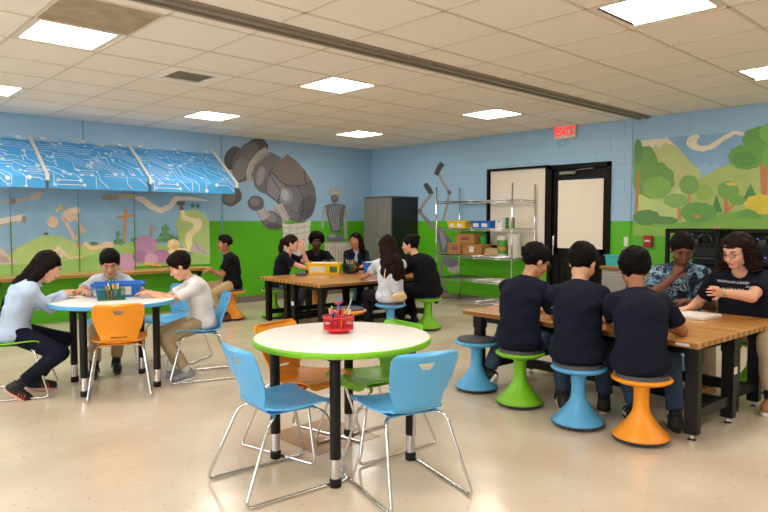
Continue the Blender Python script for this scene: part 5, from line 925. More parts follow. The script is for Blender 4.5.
for x, lab in ((2.295, 'white metal awning arm between the left and middle sections'), (3.54, 'white metal awning arm between the middle and right sections'), (4.82, 'white metal awning arm at the right end of the awning')):
    t = AWN
    D = AY - AYF; q = MB(); a, b_ = Vector((0, 0, AZT+.03)), Vector((0, -D-.03, AZM+.01)); n = Vector((0, -(AZT-AZM), D)).normalized()
    for z0, z1, w_, mi in ((-.045, .0, .017, 0),):
        V = [p + n*z + Vector((sx, 0, 0)) for p in (a, b_) for z in (z0, z1) for sx in (-w_, w_)]
        q.add(V, [(0,1,3,2), (4,6,7,5), (0,4,5,1), (2,3,7,6), (0,2,6,4), (1,5,7,3)], mi)
    q.box(-.017, .017, -D-.035, -D-.005, AZM-.06, AZM+.02); arm_ = q.build('arm', mat('arm_white', 'e4dfd8', .4), t, loc=(x-1.06, 0, 0))
    q = MB()
    for k in range(14):
        p = a.lerp(b_, (k+.8)/15) - n*.022; q.tube([p + Vector((.016, 0, 0)), p + Vector((.0205, 0, 0))], .007, 8); q.tube([p + Vector((-.0205, 0, 0)), p + Vector((-.016, 0, 0))], .007, 8)
    q.build('rivet_row', mat('rivet_dark', '2a2a2e', .5), arm_)

# ------------------------------------------------------------------ door, window bay, exit sign, switch, alarm
M_FRAME = mat('black_frame', '100e0d', .5, spec=.15); M_SHADE = mat('shade_cream', 'ebe1cf', .85, noise_amt=.02, noise_scale=4)
M_GLASS = mat('dark_glass', '1d1a18', .08)
wn = thing('window_1', None, None, (XW, (WY0+WY1)/2, 0)); wn['kind'] = 'structure'; hw = (WY1-WY0)/2
q = MB()
for a in ((-.02, .14, -hw, -hw+.05, WZ0, WZ1), (-.02, .14, hw-.03, hw, WZ0, WZ1), (-.02, .14, -hw, hw, WZ1-.035, WZ1), (-.02, .14, -hw, hw, WZ0, WZ0+.05)): q.box(*a)
q.build('window_frame', M_FRAME, wn); boxobj('window_pane', (.09, .10, -hw, hw, WZ0, WZ1), M_GLASS, wn)
sh = boxobj('window_shade', (.02, .026, -hw+.052, hw-.045, WZ0+.06, WZ1-.03), M_SHADE, wn)
d = thing('door_1', None, None, (XW, (DY0+DY1)/2, 0)); d['kind'] = 'structure'; hw = (DY1-DY0)/2
q = MB(); q.box(-.03, .14, -hw, -hw+.055, 0, DZ); q.box(-.03, .14, hw-.06, hw, 0, DZ); q.box(-.03, .14, -hw, hw, DZ-.06, DZ); q.build('door_frame', M_FRAME, d)
q = MB(); l = hw-.06; q.box(.03, .08, -l, l, 0, .22); q.box(.03, .08, -l, l, 1.93, DZ-.06); q.box(.03, .08, -l, -l+.10, .22, 1.93); q.box(.03, .08, l-.10, l, .22, 1.93); q.box(.03, .08, -l, l, .84, .93)
q.build('door_leaf', mat('door_black', '120e0c', .5, spec=.2), d); boxobj('glass_pane', (.05, .06, -l+.10, l-.10, .22, 1.93), M_GLASS, d)
boxobj('door_shade', (.012, .018, -.362, .330, .915, 1.875), M_SHADE, d)
q = MB(); q.tube([(-.0, l-.055, .80), (-.05, l-.055, .82), (-.05, l-.055, 1.08), (0, l-.055, 1.10)], .012, 8); q.build('door_handle', M_CHROME, d, True)
q = MB(); q.bbox(-.02, .03, .05, .30, 1.955, 2.0, b=.006); q.tube([(-.01, .1, 1.99), (-.06, -.05, 2.01), (-.02, -.22, 2.02)], .008, 6); q.build('door_closer', mat('closer_grey', '8a847a', .4, metal=.5), d)
es = thing('exit_sign', 'white exit sign with red letters mounted high above the black door', 'exit sign', (XW-.03, 4.865, 2.545))
boxobj('housing', (-.03, .03, -.165, .165, -.095, .095), mat('exit_white', 'd9cdc4', .5), es, .006)
me = text_mesh('EXIT', .165, bold=.007); o = link('lettering', me, mat('exit_red', (.95, .05, .04), .4, emit=.35), es)
for v_ in me.vertices: v_.co = Vector((-.0315, -v_.co.x*.98, v_.co.y))
q = MB(); q.tube([(.03, -.02, -.09), (.026, .03, -.17), (.026, .10, -.19), (.026, .15, -.10)], .004, 6); q.build('cable', mat('cable_blue', '6f97bb', .6), es)
sw = thing('switch_plate', 'white wall switch plate beside the door, above the teal bin', 'switch plate', (XW, 3.96, 1.03)); boxobj('plate', (-.010, 0, -.035, .035, -.062, .062), mat('plate_white', 'e0dcd6', .4), sw, .003); boxobj('toggle', (-.018, -.008, -.008, .008, -.014, .014), mat('plate_white', 'e0dcd6', .4), sw)
fa = thing('fire_alarm', 'small red fire alarm pull station left of the black machine', 'fire alarm', (XW, 3.66, 1.04)); boxobj('housing', (-.05, 0, -.055, .055, -.075, .075), mat('alarm_red', 'a3141b', .4), fa, .006)
boxobj('handle', (-.062, -.046, -.035, .035, -.005, .018), mat('alarm_white', 'd9c9c4', .4), fa, .003); boxobj('base_plate', (-.012, 0, -.062, .062, -.085, -.070), mat('alarm_grey', '8d8a85', .4), fa)

# ------------------------------------------------------------------ tall cabinet, base cabinets with wood top
def ribbed(mb, x, y0, y1, z0, z1, dep=.006, step=.026, m=0):
    mb.box(x, x+.018, y0, y1, z0, z1, m); z = z0 + step*.5
    while z < z1 - step*.6: mb.add([(x, y0+.01, z), (x, y1-.01, z), (x-dep, y1-.01, z+step*.3), (x-dep, y0+.01, z+step*.3), (x, y0+.01, z+step*.75), (x, y1-.01, z+step*.75)], [(0,3,2,1), (3,4,5,2), (0,4,3), (1,2,5)], m); z += step
M_CABG = mat('ribbed_steel_grey', '8b8983', .38, metal=.45); M_CABB = mat('cabinet_black', '151416', .35)
tc_ = thing('tall_cabinet', 'tall black storage cabinet with ribbed grey doors in the room corner', 'cabinet', (7.42, 7.75, 0)); 
boxobj('body', (.022, .64, 0, .70, .06, 1.70), M_CABB, tc_, .005); boxobj('top_panel', (0, .645, -.005, .705, 1.70, 1.72), mat('cabinet_trim', '5b5a58', .4), tc_)
for k in range(2):
    q = MB(); ribbed(q, 0, .012 + .342*k, .345 + .342*k, .08, 1.69); dr = q.build('door', M_CABG, tc_); boxobj('handle', (-.022, -.004, .335 + .014*k - .008, .335 + .014*k + .004, .80, .98), M_CHROME, dr)
for px_, py_ in ((.05, .05), (.6, .05), (.05, .65), (.6, .65)):
    q = MB(); q.tube([(px_, py_, 0), (px_, py_, .06)], .025, 10); q.build('foot', M_BLK, tc_)
def base_cab(y0, y1, label):
    t = thing('base_cabinet', label, 'cabinet', (7.52, y0, 0), 0, 'grey ribbed base cabinets'); W = y1 - y0 - .008
    boxobj('body', (.02, .53, 0, W, .05, .700), M_CABB, t)
    for k in range(2):
        q = MB(); ribbed(q, 0, .008 + W/2*k, W/2 - .004 + W/2*k, .06, .692); dr = q.build('door', M_CABG, t); boxobj('handle', (-.02, -.006, W/2 - .03 + .05*k, W/2 - .02 + .05*k, .40, .56), M_CHROME, dr)
base_cab(3.32, 4.02, 'grey ribbed base cabinet at the left end, under the teal bin'); base_cab(2.62, 3.32, 'grey ribbed base cabinet behind the boy in the patterned shirt'); base_cab(1.92, 2.62, 'grey ribbed base cabinet behind the curly haired woman'); base_cab(1.22, 1.92, 'grey ribbed base cabinet beyond the right edge, behind the woman')
wt = boxobj('worktop', (7.50, 8.065, 1.2, 4.03, .702, .735), wood('worktop_wood', 'cf9850', 'bf8744', 1, .3, 1.8), None, .004); tag(wt, 'long wooden worktop over the ribbed grey cabinets by the right wall', 'worktop')
def bin_obj(name, label, cat, loc, rz, L, W, H, m, taper=.88, rim=.012, group=None, handles=False, lab=None, parent=None):
    t = thing(name, label, cat, loc, rz, group); q = MB(); n = [(-1, -1), (1, -1), (1, 1), (-1, 1)]
    def ring(l, w_, z, r=.02):
        o = []
        for i, (a, b_) in enumerate(n):
            cx, cy = a*(l/2 - r), b_*(w_/2 - r); st = {0: PI, 1: 1.5*PI, 2: 0, 3: .5*PI}[i]
            for k in range(4): an = st + k*PI/6; o.append((cx + r*math.cos(an), cy + r*math.sin(an), z))
        return o
    rings = [ring(L*taper, W*taper, 0), ring(L*(.5+taper/2), W*(.5+taper/2), H*.55), ring(L, W, H-.014), ring(L+2*rim, W+2*rim, H-.012), ring(L+2*rim, W+2*rim, H), ring(L-.006, W-.006, H), ring(L*taper-.006, W*taper-.006, .006)]
    V = [p for r_ in rings for p in r_]; k = len(rings[0]); F = []
    for i in range(len(rings)-1): F += [(i*k+j, i*k+(j+1) % k, (i+1)*k+(j+1) % k, (i+1)*k+j) for j in range(k)]
    F += [tuple(range(k))[::-1], tuple((len(rings)-1)*k + j for j in range(k))]
    q.add(V, F); q.build('tub', m, t, True, 30)
    if lab:
        for (col, x0, x1, z0, z1, sgn) in lab:
            fy = lambda z: sgn*(W/2)*(taper + (1-taper)*z/H) + sgn*.003
            b = MB(); b.add([(x0, fy(z0), z0), (x1, fy(z0), z0), (x1, fy(z1), z1), (x0, fy(z1), z1), (x0, fy(z0)-sgn*.002, z0), (x1, fy(z0)-sgn*.002, z0), (x1, fy(z1)-sgn*.002, z1), (x0, fy(z1)-sgn*.002, z1)], [(0,1,2,3), (7,6,5,4), (0,4,5,1), (1,5,6,2), (2,6,7,3), (3,7,4,0)]); b.build('card_label', mat('card_' + col, col, .6), t)
    if handles:
        for sx in (1, -1):
            h = MB(); h.bbox(sx*(L/2+.006) - .012, sx*(L/2+.006) + .022*sx + .012*(sx < 0), -.05, .05, H-.030, H-.002, b=.004) if sx > 0 else h.bbox(-L/2-.028, -L/2+.004, -.05, .05, H-.030, H-.002, b=.004); h.build('handle', m, t)
    return t
bin_obj('plastic_bin', 'small teal bin on the worktop beside the door', 'bin', (7.72, 3.93, .735), 90, .22, .16, .135, mat('bin_teal', '3fb6b4', .4))
# 3D printers: black framed boxes with an open front
def printer(y0, y1, label, glow):
    t = thing('machine_enclosure', label, 'machine', (7.56, y0, .735), 0); W = y1 - y0; D, Hh = .46, .475; bl = mat('machine_black', '0b0b0c', .45, spec=.2)
    q = MB(); e = .045
    for y in (0, W-e): q.bbox(0, e, y, y+e, 0, Hh, b=.008); q.bbox(D-e, D, y, y+e, 0, Hh, b=.008)
    q.bbox(0, D, 0, W, Hh-.05, Hh, b=.012); q.bbox(0, D, 0, W, 0, .055, b=.008); q.build('frame', bl, t)
    boxobj('left_panel', (.03, D-.03, W-.012, W-.006, .055, Hh-.05), mat('smoked_panel', '101211', .2), t) if glow else None
    boxobj('back_panel', (D-.012, D-.004, e, W-e-(.10 if not glow else .0), .055, Hh-.05), mat('machine_inner', '08080a', .5), t)
    boxobj('right_panel', (.03, D-.03, .006, .012, .055, Hh-.05), mat('machine_inner', '08080a', .5), t)
    q = MB(); q.box(.1, .38, .08, W-.08, .13, .15); q.tube([(.09, .05, .30), (.09, W-.05, .30)], .008, 8); q.tube([(.36, .05, .30), (.36, W-.05, .30)], .008, 8); q.build('bed', mat('machine_rail', '1b1b1e', .5), t)
    q = MB(); q.bbox(.14, .24, W*.45, W*.45+.09, .27, .37, b=.01); q.build('print_head', mat('head_grey', '2a2a2d', .4), t)
    q = MB(); q.tube([(.2, W*.5, .37), (.22, W*.42, .42), (.3, W*.35, .40), (.36, W*.34, .33)], .006, 6); q.build('filament_tube', mat('tube_white', 'a8aab0', .4), t)
    if glow:
        q = MB(); rr = random.Random(5)
        for k in range(16): y = rr.uniform(.06, W-.1); z = rr.uniform(.12, Hh-.1); q.box(.38, .384, y, y+.02, z, z+.006)
        q.build('indicator', mat('violet_led', (.25, .2, .9), .4, emit=.8), t)
printer(2.64, 3.24, 'black machine enclosure with open sides standing behind the patterned shirt boy', False)
printer(1.92, 2.56, 'black machine enclosure behind the curly haired woman, at the right edge', True)
tag(boxobj('small_box', (7.72, 7.78, 2.70, 2.76, 1.211, 1.245), mat('cap_tan', 'b39a78', .6), None, .004), 'tiny tan block lying on top of the left black machine', 'box')

# ------------------------------------------------------------------ wire shelf
ws = thing('wire_shelf', 'chrome wire shelving rack on casters against the right wall', 'shelf', (7.46, 5.34, 0)); SW, SD = 1.43, .56
for x in (0, SD):
    for y in (0, SW):
        q = MB(); q.tube([(x, y, .09), (x, y, 1.83)], .0125, 10); q.build('post', M_CHROME, ws, True)
        q = MB(); q.tube([(x-.012, y, .04), (x+.012, y, .04)], .04, 14); q.box(x-.02, x+.02, y-.016, y+.016, .055, .095); q.build('caster', M_BLK, ws)
for z in (.10, .42, .775, 1.185, 1.60):
    q = MB()
    for x in (0, SD): q.tube([(x, 0, z), (x, SW, z)], .005, 6); q.tube([(x, 0, z-.028), (x, SW, z-.028)], .005, 6)
    for y in (0, SW): q.tube([(0, y, z), (SD, y, z)], .005, 6); q.tube([(0, y, z-.028), (SD, y, z-.028)], .005, 6)
    for k in range(13): x = .02 + (SD-.04)*k/12; q.tube([(x, 0, z+.003), (x, SW, z+.003)], .0026, 4)
    for k in range(1, 24):
        y = SW*k/24
        for x in (0, SD): q.tube([(x, y, z-.028), (x, y + SW/48, z), (x, y + SW/24, z-.028)], .0022, 4)
    q.build('shelf_grid', M_CHROME, ws, True)
M_YEL = mat('bin_yellow', 'f0c410', .4); M_BLU = mat('bin_blue', '1f6fd0', .4); M_CARD = mat('cardboard', 'a9783f', .85, noise_amt=.08); M_TAPE = mat('paper_white', 'e2ddd2', .7)
def SY(v): return 5.40 + v
LBL = [('d9dcd8', -.13, -.03, .02, .075, 1), ('d9dcd8', .03, .13, .02, .075, 1)]
bin_obj('plastic_bin', 'yellow plastic bin on the upper level of the wire shelf', 'bin', (7.77, SY(1.14), 1.19), 90, .38, .25, .115, M_YEL, lab=LBL)
bin_obj('plastic_bin', 'blue plastic bin on the upper level of the wire shelf', 'bin', (7.77, SY(.66), 1.19), 90, .38, .25, .115, M_BLU, lab=LBL)
def carton(label, loc, rz, L, W, H, stripe='8a5a3a', lbl=False):
    t = thing('cardboard_box', label, 'box', loc, rz, 'cardboard boxes on the wire shelf'); boxobj('carton', (-L/2, L/2, -W/2, W/2, 0, H), M_CARD, t, .003)
    boxobj('tape', (-L/2-.001, L/2+.001, -.022, .022, H-.03, H+.001), mat('tape_tan', 'c79a5c', .35), t)
    if lbl: boxobj('card_label', (-.04, .045, W/2, W/2+.0015, H*.25, H*.8), M_TAPE, t)
    else: boxobj('printed_mark', (-L*.25, L*.2, W/2, W/2+.0015, H*.35, H*.65), mat('mark_' + stripe, stripe, .7), t)
    return t
carton('brown cardboard box with purple print, low at the left of the wire shelf', (7.79, SY(1.18), .781), 90, .27, .25, .17, '8c4a6a'); carton('brown cardboard box with a white label, low in the middle of the wire shelf', (7.79, SY(.83), .781), 90, .38, .25, .165, lbl=True)
carton('brown cardboard box stacked on top of the two lower boxes', (7.79, SY(.985), .952), 90, .36, .22, .15, '7a3f5a')
q = MB(); q.box(-.03, .03, -.04, .04, 0, .15); tag(q.build('green_box', mat('box_green', '2c9a3a', .5), loc=(7.79, SY(.70), .947)), 'narrow green box standing on the wire shelf beside the stacked cardboard', 'box')
q = MB(); q.lathe([(.12, 0), (.155, .01), (.158, .06), (.150, .065), (.145, .10), (.12, .112), (.0, .115)], 24); tag(q.build('round_tub', mat('tub_tan', 'b79d78', .6, noise_amt=.12), None, True, 30, loc=(7.76, SY(.47), .781)), 'round tan tub lying on the wire shelf right of the boxes', 'tub')
for (yy_, r_, h_, lab, green) in ((.24, .075, .30, 'white bucket with a green label on the wire shelf', True), (.02, .10, .33, 'large plain white bucket at the right end of the wire shelf', False)):
    t = thing('bucket', lab, 'bucket', (7.74, SY(yy_ + .07), .781)); q = MB(); q.lathe([(r_*.9, 0), (r_, h_*.93), (r_*1.05, h_*.93), (r_*1.05, h_), (0, h_)], 24); q.build('pail', mat('pail_white', 'd8d6cb', .4), t, True, 30)
    if green:
        q = MB(); q.lathe([(r_*.93+.002, h_*.12), (r_*.985+.003, h_*.80)], 24); q.f = q.f[:-2]; q.mi = q.mi[:-2]; q.build('label_band', mat('label_green', '4f9a3c', .5), t, True)
        q = MB(); q.lathe([(r_*.95+.004, h_*.30), (r_*.97+.004, h_*.48)], 24); q.f = q.f[:-2]; q.mi = q.mi[:-2]; q.build('label_stripe', mat('label_orange', 'c98a3a', .5), t, True)
for k, (yy_, c_, h_) in enumerate(((.385, 'e6e6e2', .13), (.335, 'e6e6e2', .11), (.29, 'dfe3e0', .15))):
    q = MB(); q.lathe([(.018, 0), (.021, .01), (.021, h_*.7), (.009, h_*.82), (.009, h_), (0, h_)], 14); tag(q.build('small_bottle', mat('bottle_' + c_, c_, .4), None, True, 30, loc=(7.70, SY(yy_), 1.19)), ['small white bottle on the upper wire shelf, next to the blue bin', 'small white bottle on the upper wire shelf, middle of three', 'tallest small white bottle on the upper wire shelf, by the green cups'][k], 'bottle', 'white bottles on the upper shelf')
for k, yy_ in enumerate((.20, .10)):
    t = thing('cup_stack', ['green and white stacked cups on the wire shelf, left stack', 'green and white stacked cups on the wire shelf, right stack'][k], 'cups', (7.70, SY(yy_), 1.19), 0, 'green cup stacks')
    for j in range(5):
        q = MB(); q.lathe([(.022, .03*j), (.030, .03*j+.036), (.033, .03*j+.038), (.026, .03*j+.038)], 16); q.build('cup', mat('cup_green' if j % 2 else 'cup_dark', '3aa04a' if j % 2 else '1f6f3a', .5), t, True, 30)

# ------------------------------------------------------------------ plastic shell chairs on chrome sled frames
PL = {'blue': '58aee4', 'orange': 'f39a1c', 'green': '7cc41e'}
def plastic(c): return mat('plastic_' + c, PL[c], .38, bump=.05, bump_scale=300)
def inpoly(x, y, P):
    c = False
    for i in range(len(P)):
        (x1, y1), (x2, y2) = P[i-1], P[i]
        if (y1 > y) != (y2 > y) and x < (x2-x1)*(y-y1)/(y2-y1) + x1: c = not c
    return c
def spl(t, K):                                                     # Catmull-Rom through knots (t, value)
    ts = [k[0] for k in K]; t = min(max(t, ts[0]), ts[-1]); i = max(j for j in range(len(K)-1) if ts[j] <= t + 1e-9)
    t0, t1 = ts[i], ts[i+1]; u = (t - t0)/(t1 - t0); y0, y1 = K[i][1], K[i+1][1]
    m0 = (K[i+1][1] - K[i-1][1])/(ts[i+1]-ts[i-1]) if i > 0 else (y1-y0)/(t1-t0); m1 = (K[i+2][1]-y0)/(ts[i+2]-t0) if i+2 < len(K) else (y1-y0)/(t1-t0)
    h = t1 - t0; return (2*u**3-3*u*u+1)*y0 + (u**3-2*u*u+u)*h*m0 + (-2*u**3+3*u*u)*y1 + (u**3-u*u)*h*m1
PX = [(0, .215), (.03, .212), (.08, .17), (.20, .06), (.32, -.06), (.40, -.135), (.46, -.172), (.54, -.192), (.66, -.225), (.78, -.262)]
PZ = [(0, .378), (.03, .396), (.08, .410), (.20, .404), (.32, .396), (.40, .402), (.46, .436), (.54, .500), (.66, .605), (.78, .702)]
WD = [(0, .145), (.02, .172), (.06, .192), (.20, .198), (.30, .188), (.38, .156), (.44, .126), (.50, .134), (.58, .160), (.66, .173), (.73, .176), (.765, .167), (.78, .145)]
def shell_mesh():
    N = 46; R = [(spl(.78*i/N, WD), .78*i/N) for i in range(N+1)]
    outline = R + [(-x, t) for x, t in R[::-1]]
    hole1 = [(-.046, .720), (.046, .720), (.020, .675), (-.020, .675)]
    hole2 = [(-.052, .470), (.052, .470), (.056, .478), (.052, .487), (-.052, .487), (-.056, .478)]
    pts = []; edges = []
    for L in (outline, hole1, hole2):
        k = len(pts); pts += L; edges += [(k+i, k+(i+1) % len(L)) for i in range(len(L))]
    for i in range(-9, 10):
        for j in range(1, 40):
            p = (i*.022, j*.0195)
            if inpoly(p[0]*1.03, p[1], outline) and not inpoly(*p, hole1) and not inpoly(*p, hole2): pts.append(p)
    r = delaunay_2d_cdt([Vector(p) for p in pts], edges, [], 0, 1e-5)
    V2, F = r[0], r[2]; keep = []
    for f in F:
        cx = sum(V2[i][0] for i in f)/3; cy = sum(V2[i][1] for i in f)/3
        if inpoly(cx, cy, outline) and not inpoly(cx, cy, hole1) and not inpoly(cx, cy, hole2): keep.append(tuple(f))
    V = []
    for p in V2:
        x, t = p; w_ = spl(t, WD); e = min(abs(x)/max(w_, .01), 1)
        X, Z = spl(t, PX), spl(t, PZ)
        if t < .42: Z += .016*e**2.5*(1 if t > .05 else .2) ; Z -= .010*(1-e*e)*math.exp(-((t-.25)/.12)**2)
        else: X += .034*e*e*min((t-.42)/.08, 1) * (1 if t < .6 else .8)
        V.append((X, x, Z))
    me = bpy.data.meshes.new('shell'); me.from_pydata(V, [], keep); me.update(); return me
SHELL = shell_mesh()
def chair_proto(c, label, group):
    t = thing('classroom_chair', label, 'chair', (0, 0, 0), 0, group)
    me = SHELL.copy(); o = link('seat_shell', me, plastic(c), t, True); so = o.modifiers.new('thick', 'SOLIDIFY'); so.thickness = .008; so.offset = 0
    es_ = o.modifiers.new('split', 'EDGE_SPLIT'); es_.split_angle = math.radians(50)
    q = MB()
    for s_ in (1, -1):
        q.tube(fillet([(-.045, 0, .376), (-.115, s_*.150, .376), (-.150, s_*.165, .355), (-.300, s_*.215, .010), (.265, s_*.215, .010), (.165, s_*.165, .350), (.120, s_*.150, .378), (.10, 0, .378)], .035, 5), .0080, 8)
    q.build('frame', M_CHROME, t, True)
    q = MB(); q.box(-.12, .12, -.13, .13, .382, .388); q.build('mounting_plate', plastic(c), t)
    return t
cprot = {}
def chair(c, x, y, rz, label, group='blue chairs'):
    if c not in cprot: cprot[c] = chair_proto(c, label, c + ' chairs'); o = cprot[c]; o.location = (x, y, 0); o.rotation_euler = (0, 0, math.radians(rz)); return o
    return copy_tree(cprot[c], None, (x, y, 0), rz, label)
chair('blue', 1.775, 2.655, -5, 'blue chair at the left of the lime edged table, nearest the camera on that side')
chair('blue', 2.185, 2.205, 74, 'blue foreground chair at the right of the lime edged table')
chair('orange', 2.16, 2.98, -78, 'orange chair tucked behind the lime edged round table')
chair('green', 2.45, 2.71, 176, 'green chair tucked at the far right of the lime edged round table')
chair('orange', 1.825, 4.885, 68, 'empty orange chair in front of the blue edged round table')
chair('blue', 2.50, 4.93, 161, 'blue chair under the boy in the white polo shirt')
chair('blue', 2.60, 5.62, 212, 'blue chair half hidden behind the blue edged table, beyond the white polo boy')
chair('blue', 2.14, 5.93, 250, 'blue chair under the boy sitting behind the blue plastic bin')
chair('green', 1.22, 5.37, -24, 'green chair under the long haired girl in the light blue shirt')

# ------------------------------------------------------------------ wobble stools
def stool_proto(c, label):
    t = thing('wobble_stool', label, 'stool', (0, 0, 0), 0, c + ' wobble stools')
    q = MB(); q.lathe([(.06, 0), (.13, .006), (.163, .018), (.165, .028)], 40); q.build('rubber_base', M_DGREY, t, True)
    q = MB(); q.lathe([(.160, .024), (.163, .030), (.158, .040), (.128, .070), (.097, .105), (.070, .140), (.053, .170), (.046, .200), (.044, .250), (.045, .310), (.050, .332)], 40); q.build('pedestal', plastic(c), t, True)
    q = MB(); q.lathe([(.050, .325), (.085, .336), (.145, .352), (.170, .366), (.174, .374), (.170, .380), (.150, .383), (.02, .383)], 40); q.build('seat_rim', plastic(c), t, True)
    q = MB(); q.lathe([(.149, .381), (.150, .396), (.143, .403), (.10, .405), (.0, .405)], 40); q.build('cushion', mat('cushion_grey', '4a4d55', .7, bump=.2, bump_scale=200), t, True, 50)
    return t
sprot = {}
def stool(c, x, y, label, tilt=(0, 0)):
    if c not in sprot: o = sprot[c] = stool_proto(c, label); o.location = (x, y, 0)
    else: o = copy_tree(sprot[c], None, (x, y, 0), 0, label)
    return o
stool('blue', 3.86, 3.08, 'empty blue stool at the left end of the front wood table')
stool('green', 3.76, 2.61, 'lime stool under the boy with glasses in the navy shirt')
stool('blue', 3.65, 2.09, 'blue stool under the middle boy of the three in navy shirts')
stool('orange', 3.67, 1.69, 'orange stool under the curly haired boy nearest the camera')
stool('blue', 5.50, 2.24, 'blue stool under the boy in the patterned shirt, beyond the wood table')
stool('green', 5.42, 1.62, 'lime stool under the curly haired woman at the end of the wood table')
stool('green', 5.60, 5.22, 'lime stool under the woman in black at the back table')
stool('blue', 4.87, 5.10, 'blue stool under the girl in the white shirt at the back table')
stool('orange', 4.25, 5.06, 'orange stool at the near side of the back table, nobody on it')
stool('green', 4.78, 7.28, 'lime stool under the ponytail girl at the far left of the back table')
stool('orange', 5.60, 7.42, 'orange stool under the boy in the dark top behind the yellow bin')
stool('blue', 6.22, 7.25, 'blue stool under the girl in the navy jacket at the back table')
stool('orange', 4.29, 7.52, 'orange stool under the boy in the black polo by the wall counter')

# ------------------------------------------------------------------ round tables
M_LAM = mat('white_laminate', 'efece8', .38, coat=.08)
def round_table(x, y, R, rz, edge, label, paper=False):
    t = thing('round_table', label, 'table', (x, y, 0), rz, 'round classroom tables'); Zt = .68
    q = MB(); q.lathe([(R-.006, Zt-.026), (R-.006, Zt-.0005), (R-.008, Zt), (0, Zt)], 72); q.build('tabletop', M_LAM, t, True, 40)
    q = MB(); q.lathe([(R-.012, Zt-.030), (R-.003, Zt-.030), (R, Zt-.026), (R, Zt-.004), (R-.003, Zt), (R-.007, Zt+.0004)], 72); q.f = q.f[:-2]; q.mi = q.mi[:-2]; q.build('edge_band', plastic(edge), t, True, 40)
    q = MB(); q.box(-.30, .30, -.02, .02, Zt-.05, Zt-.027); q.box(-.02, .02, -.30, .30, Zt-.05, Zt-.027); q.build('under_frame', M_BLK, t)
    for sx in (-1, 1):
        for sy in (-1, 1):
            q = MB(); q.tube([(sx*.262, sy*.262, .14), (sx*.262, sy*.262, Zt-.028)], .0275, 20); q.lathe([(.028, Zt-.06), (.05, Zt-.045), (.06, Zt-.028)], 20, c=(sx*.262, sy*.262, 0)); lg = q.build('leg', M_BLK, t, True, 40)
            q = MB(); q.tube([(sx*.262, sy*.262, .042), (sx*.262, sy*.262, .142)], .0245, 20); q.build('chrome_sleeve', M_CHROME, lg, True, 40)
            q = MB(); q.lathe([(.028, 0), (.030, .006), (.030, .036), (.026, .044)], 20, c=(sx*.262, sy*.262, 0)); q.build('foot', M_BLK, lg, True, 40)
    return t
round_table(2.188, 2.668, .480, 0, 'green', 'white round table with a lime green edge, in the foreground')
round_table(1.885, 5.155, .472, -10, 'blue', 'white round table with a blue edge where three children work')

# ------------------------------------------------------------------ butcher block tables on black steel legs
def wood_table(x0, x1, y0, y1, cx, cy, rz, lx, ly, along, label, Zt=.60):
    t = thing('wood_table', label, 'table', (cx, cy, 0), rz, 'butcher block tables')
    a, b_, c_, d_ = x0-cx, x1-cx, y0-cy, y1-cy
    boxobj('tabletop', (a, b_, c_, d_, Zt-.036, Zt), M_BLOCK if along == 'y' else M_BLOCKX, t, .004)
    q = MB()
    xs_ = [v_-cx for v_ in lx]; ys_ = [v_-cy for v_ in ly]
    q.box(xs_[0]-.02, xs_[1]+.02, ys_[0]+.03, ys_[0]+.05, Zt-.085, Zt-.037); q.box(xs_[0]-.02, xs_[1]+.02, ys_[1]-.05, ys_[1]-.03, Zt-.085, Zt-.037)
    q.box(xs_[0]-.005, xs_[0]+.015, ys_[0], ys_[1], Zt-.085, Zt-.037); q.box(xs_[1]-.015, xs_[1]+.005, ys_[0], ys_[1], Zt-.085, Zt-.037); q.build('apron', M_BLK, t)
    for X in xs_:
        for Y in ys_:
            q = MB(); q.bbox(X-.030, X+.030, Y-.038, Y+.038, .045, Zt-.037, b=.004); lg = q.build('leg', M_BLK, t)
            q = MB(); q.lathe([(.024, 0), (.027, .004), (.027, .012), (.012, .018), (.012, .046)], 18, c=(X, Y, 0)); q.build('leveler', M_CHROME, lg, True, 40)
            q = MB(); q.box(X-.034, X+.034, Y-.042, Y+.042, Zt-.13, Zt-.037); q.build('bracket', M_BLK, lg)
    for Y in ys_:
        q = MB(); q.box(xs_[0]+.03, xs_[1]-.03, Y-.018, Y+.018, .13, .19); q.build('cross_bar', M_BLK, t)
    q = MB(); mx_ = xs_[1] - .02; q.box(mx_-.02, mx_+.02, ys_[0]+.03, ys_[1]-.03, .10, .17); q.build('long_beam', M_BLK, t)
    return t
A0 = (3.79, 1.42)
def RT(x, y, rz=-3.0): a = math.radians(rz); dx, dy = x-A0[0], y-A0[1]; return A0[0]+dx*math.cos(a)-dy*math.sin(a), A0[1]+dx*math.sin(a)+dy*math.cos(a)
t4 = wood_table(3.79, 4.475, 1.42, 3.25, 3.79, 1.42, -3, (3.865, 4.37), (1.475, 3.13), 'y', 'front wood table nearest the camera, where three boys in navy sit')
t4b = wood_table(4.48, 5.14, 1.42, 3.25, 3.79, 1.42, -3, (4.52, 4.90), (1.515, 3.13), 'y', 'front wood table on its far side, beside the curly haired woman')
for o, x in ((t4, .58), (t4b, .73)):
    pass
boxobj('maker_plate', (-.0035, .0, .05, .13, .574, .590), mat('plate_silver', 'c9c9c6', .4), t4)
boxobj('label', (.61, .66, .0555, .0575, .36, .40), M_TAPE, t4b) if False else boxobj('label', (.555, .605, .0152, .0168, .33, .375), M_TAPE, t4)
t3 = wood_table(4.27, 6.12, 5.60, 6.33, 4.27, 5.60, -3, (4.36, 6.02), (5.69, 6.25), 'x', 'back wood table on the near side, by the girl with the beige bag')
t3b = wood_table(4.27, 6.12, 6.34, 6.95, 4.27, 5.60, -3, (4.36, 6.02), (6.42, 6.86), 'x', 'back wood table on the far side, holding the yellow bin')
boxobj('label', (.052, .060, .62, .67, .30, .35), M_TAPE, t3)

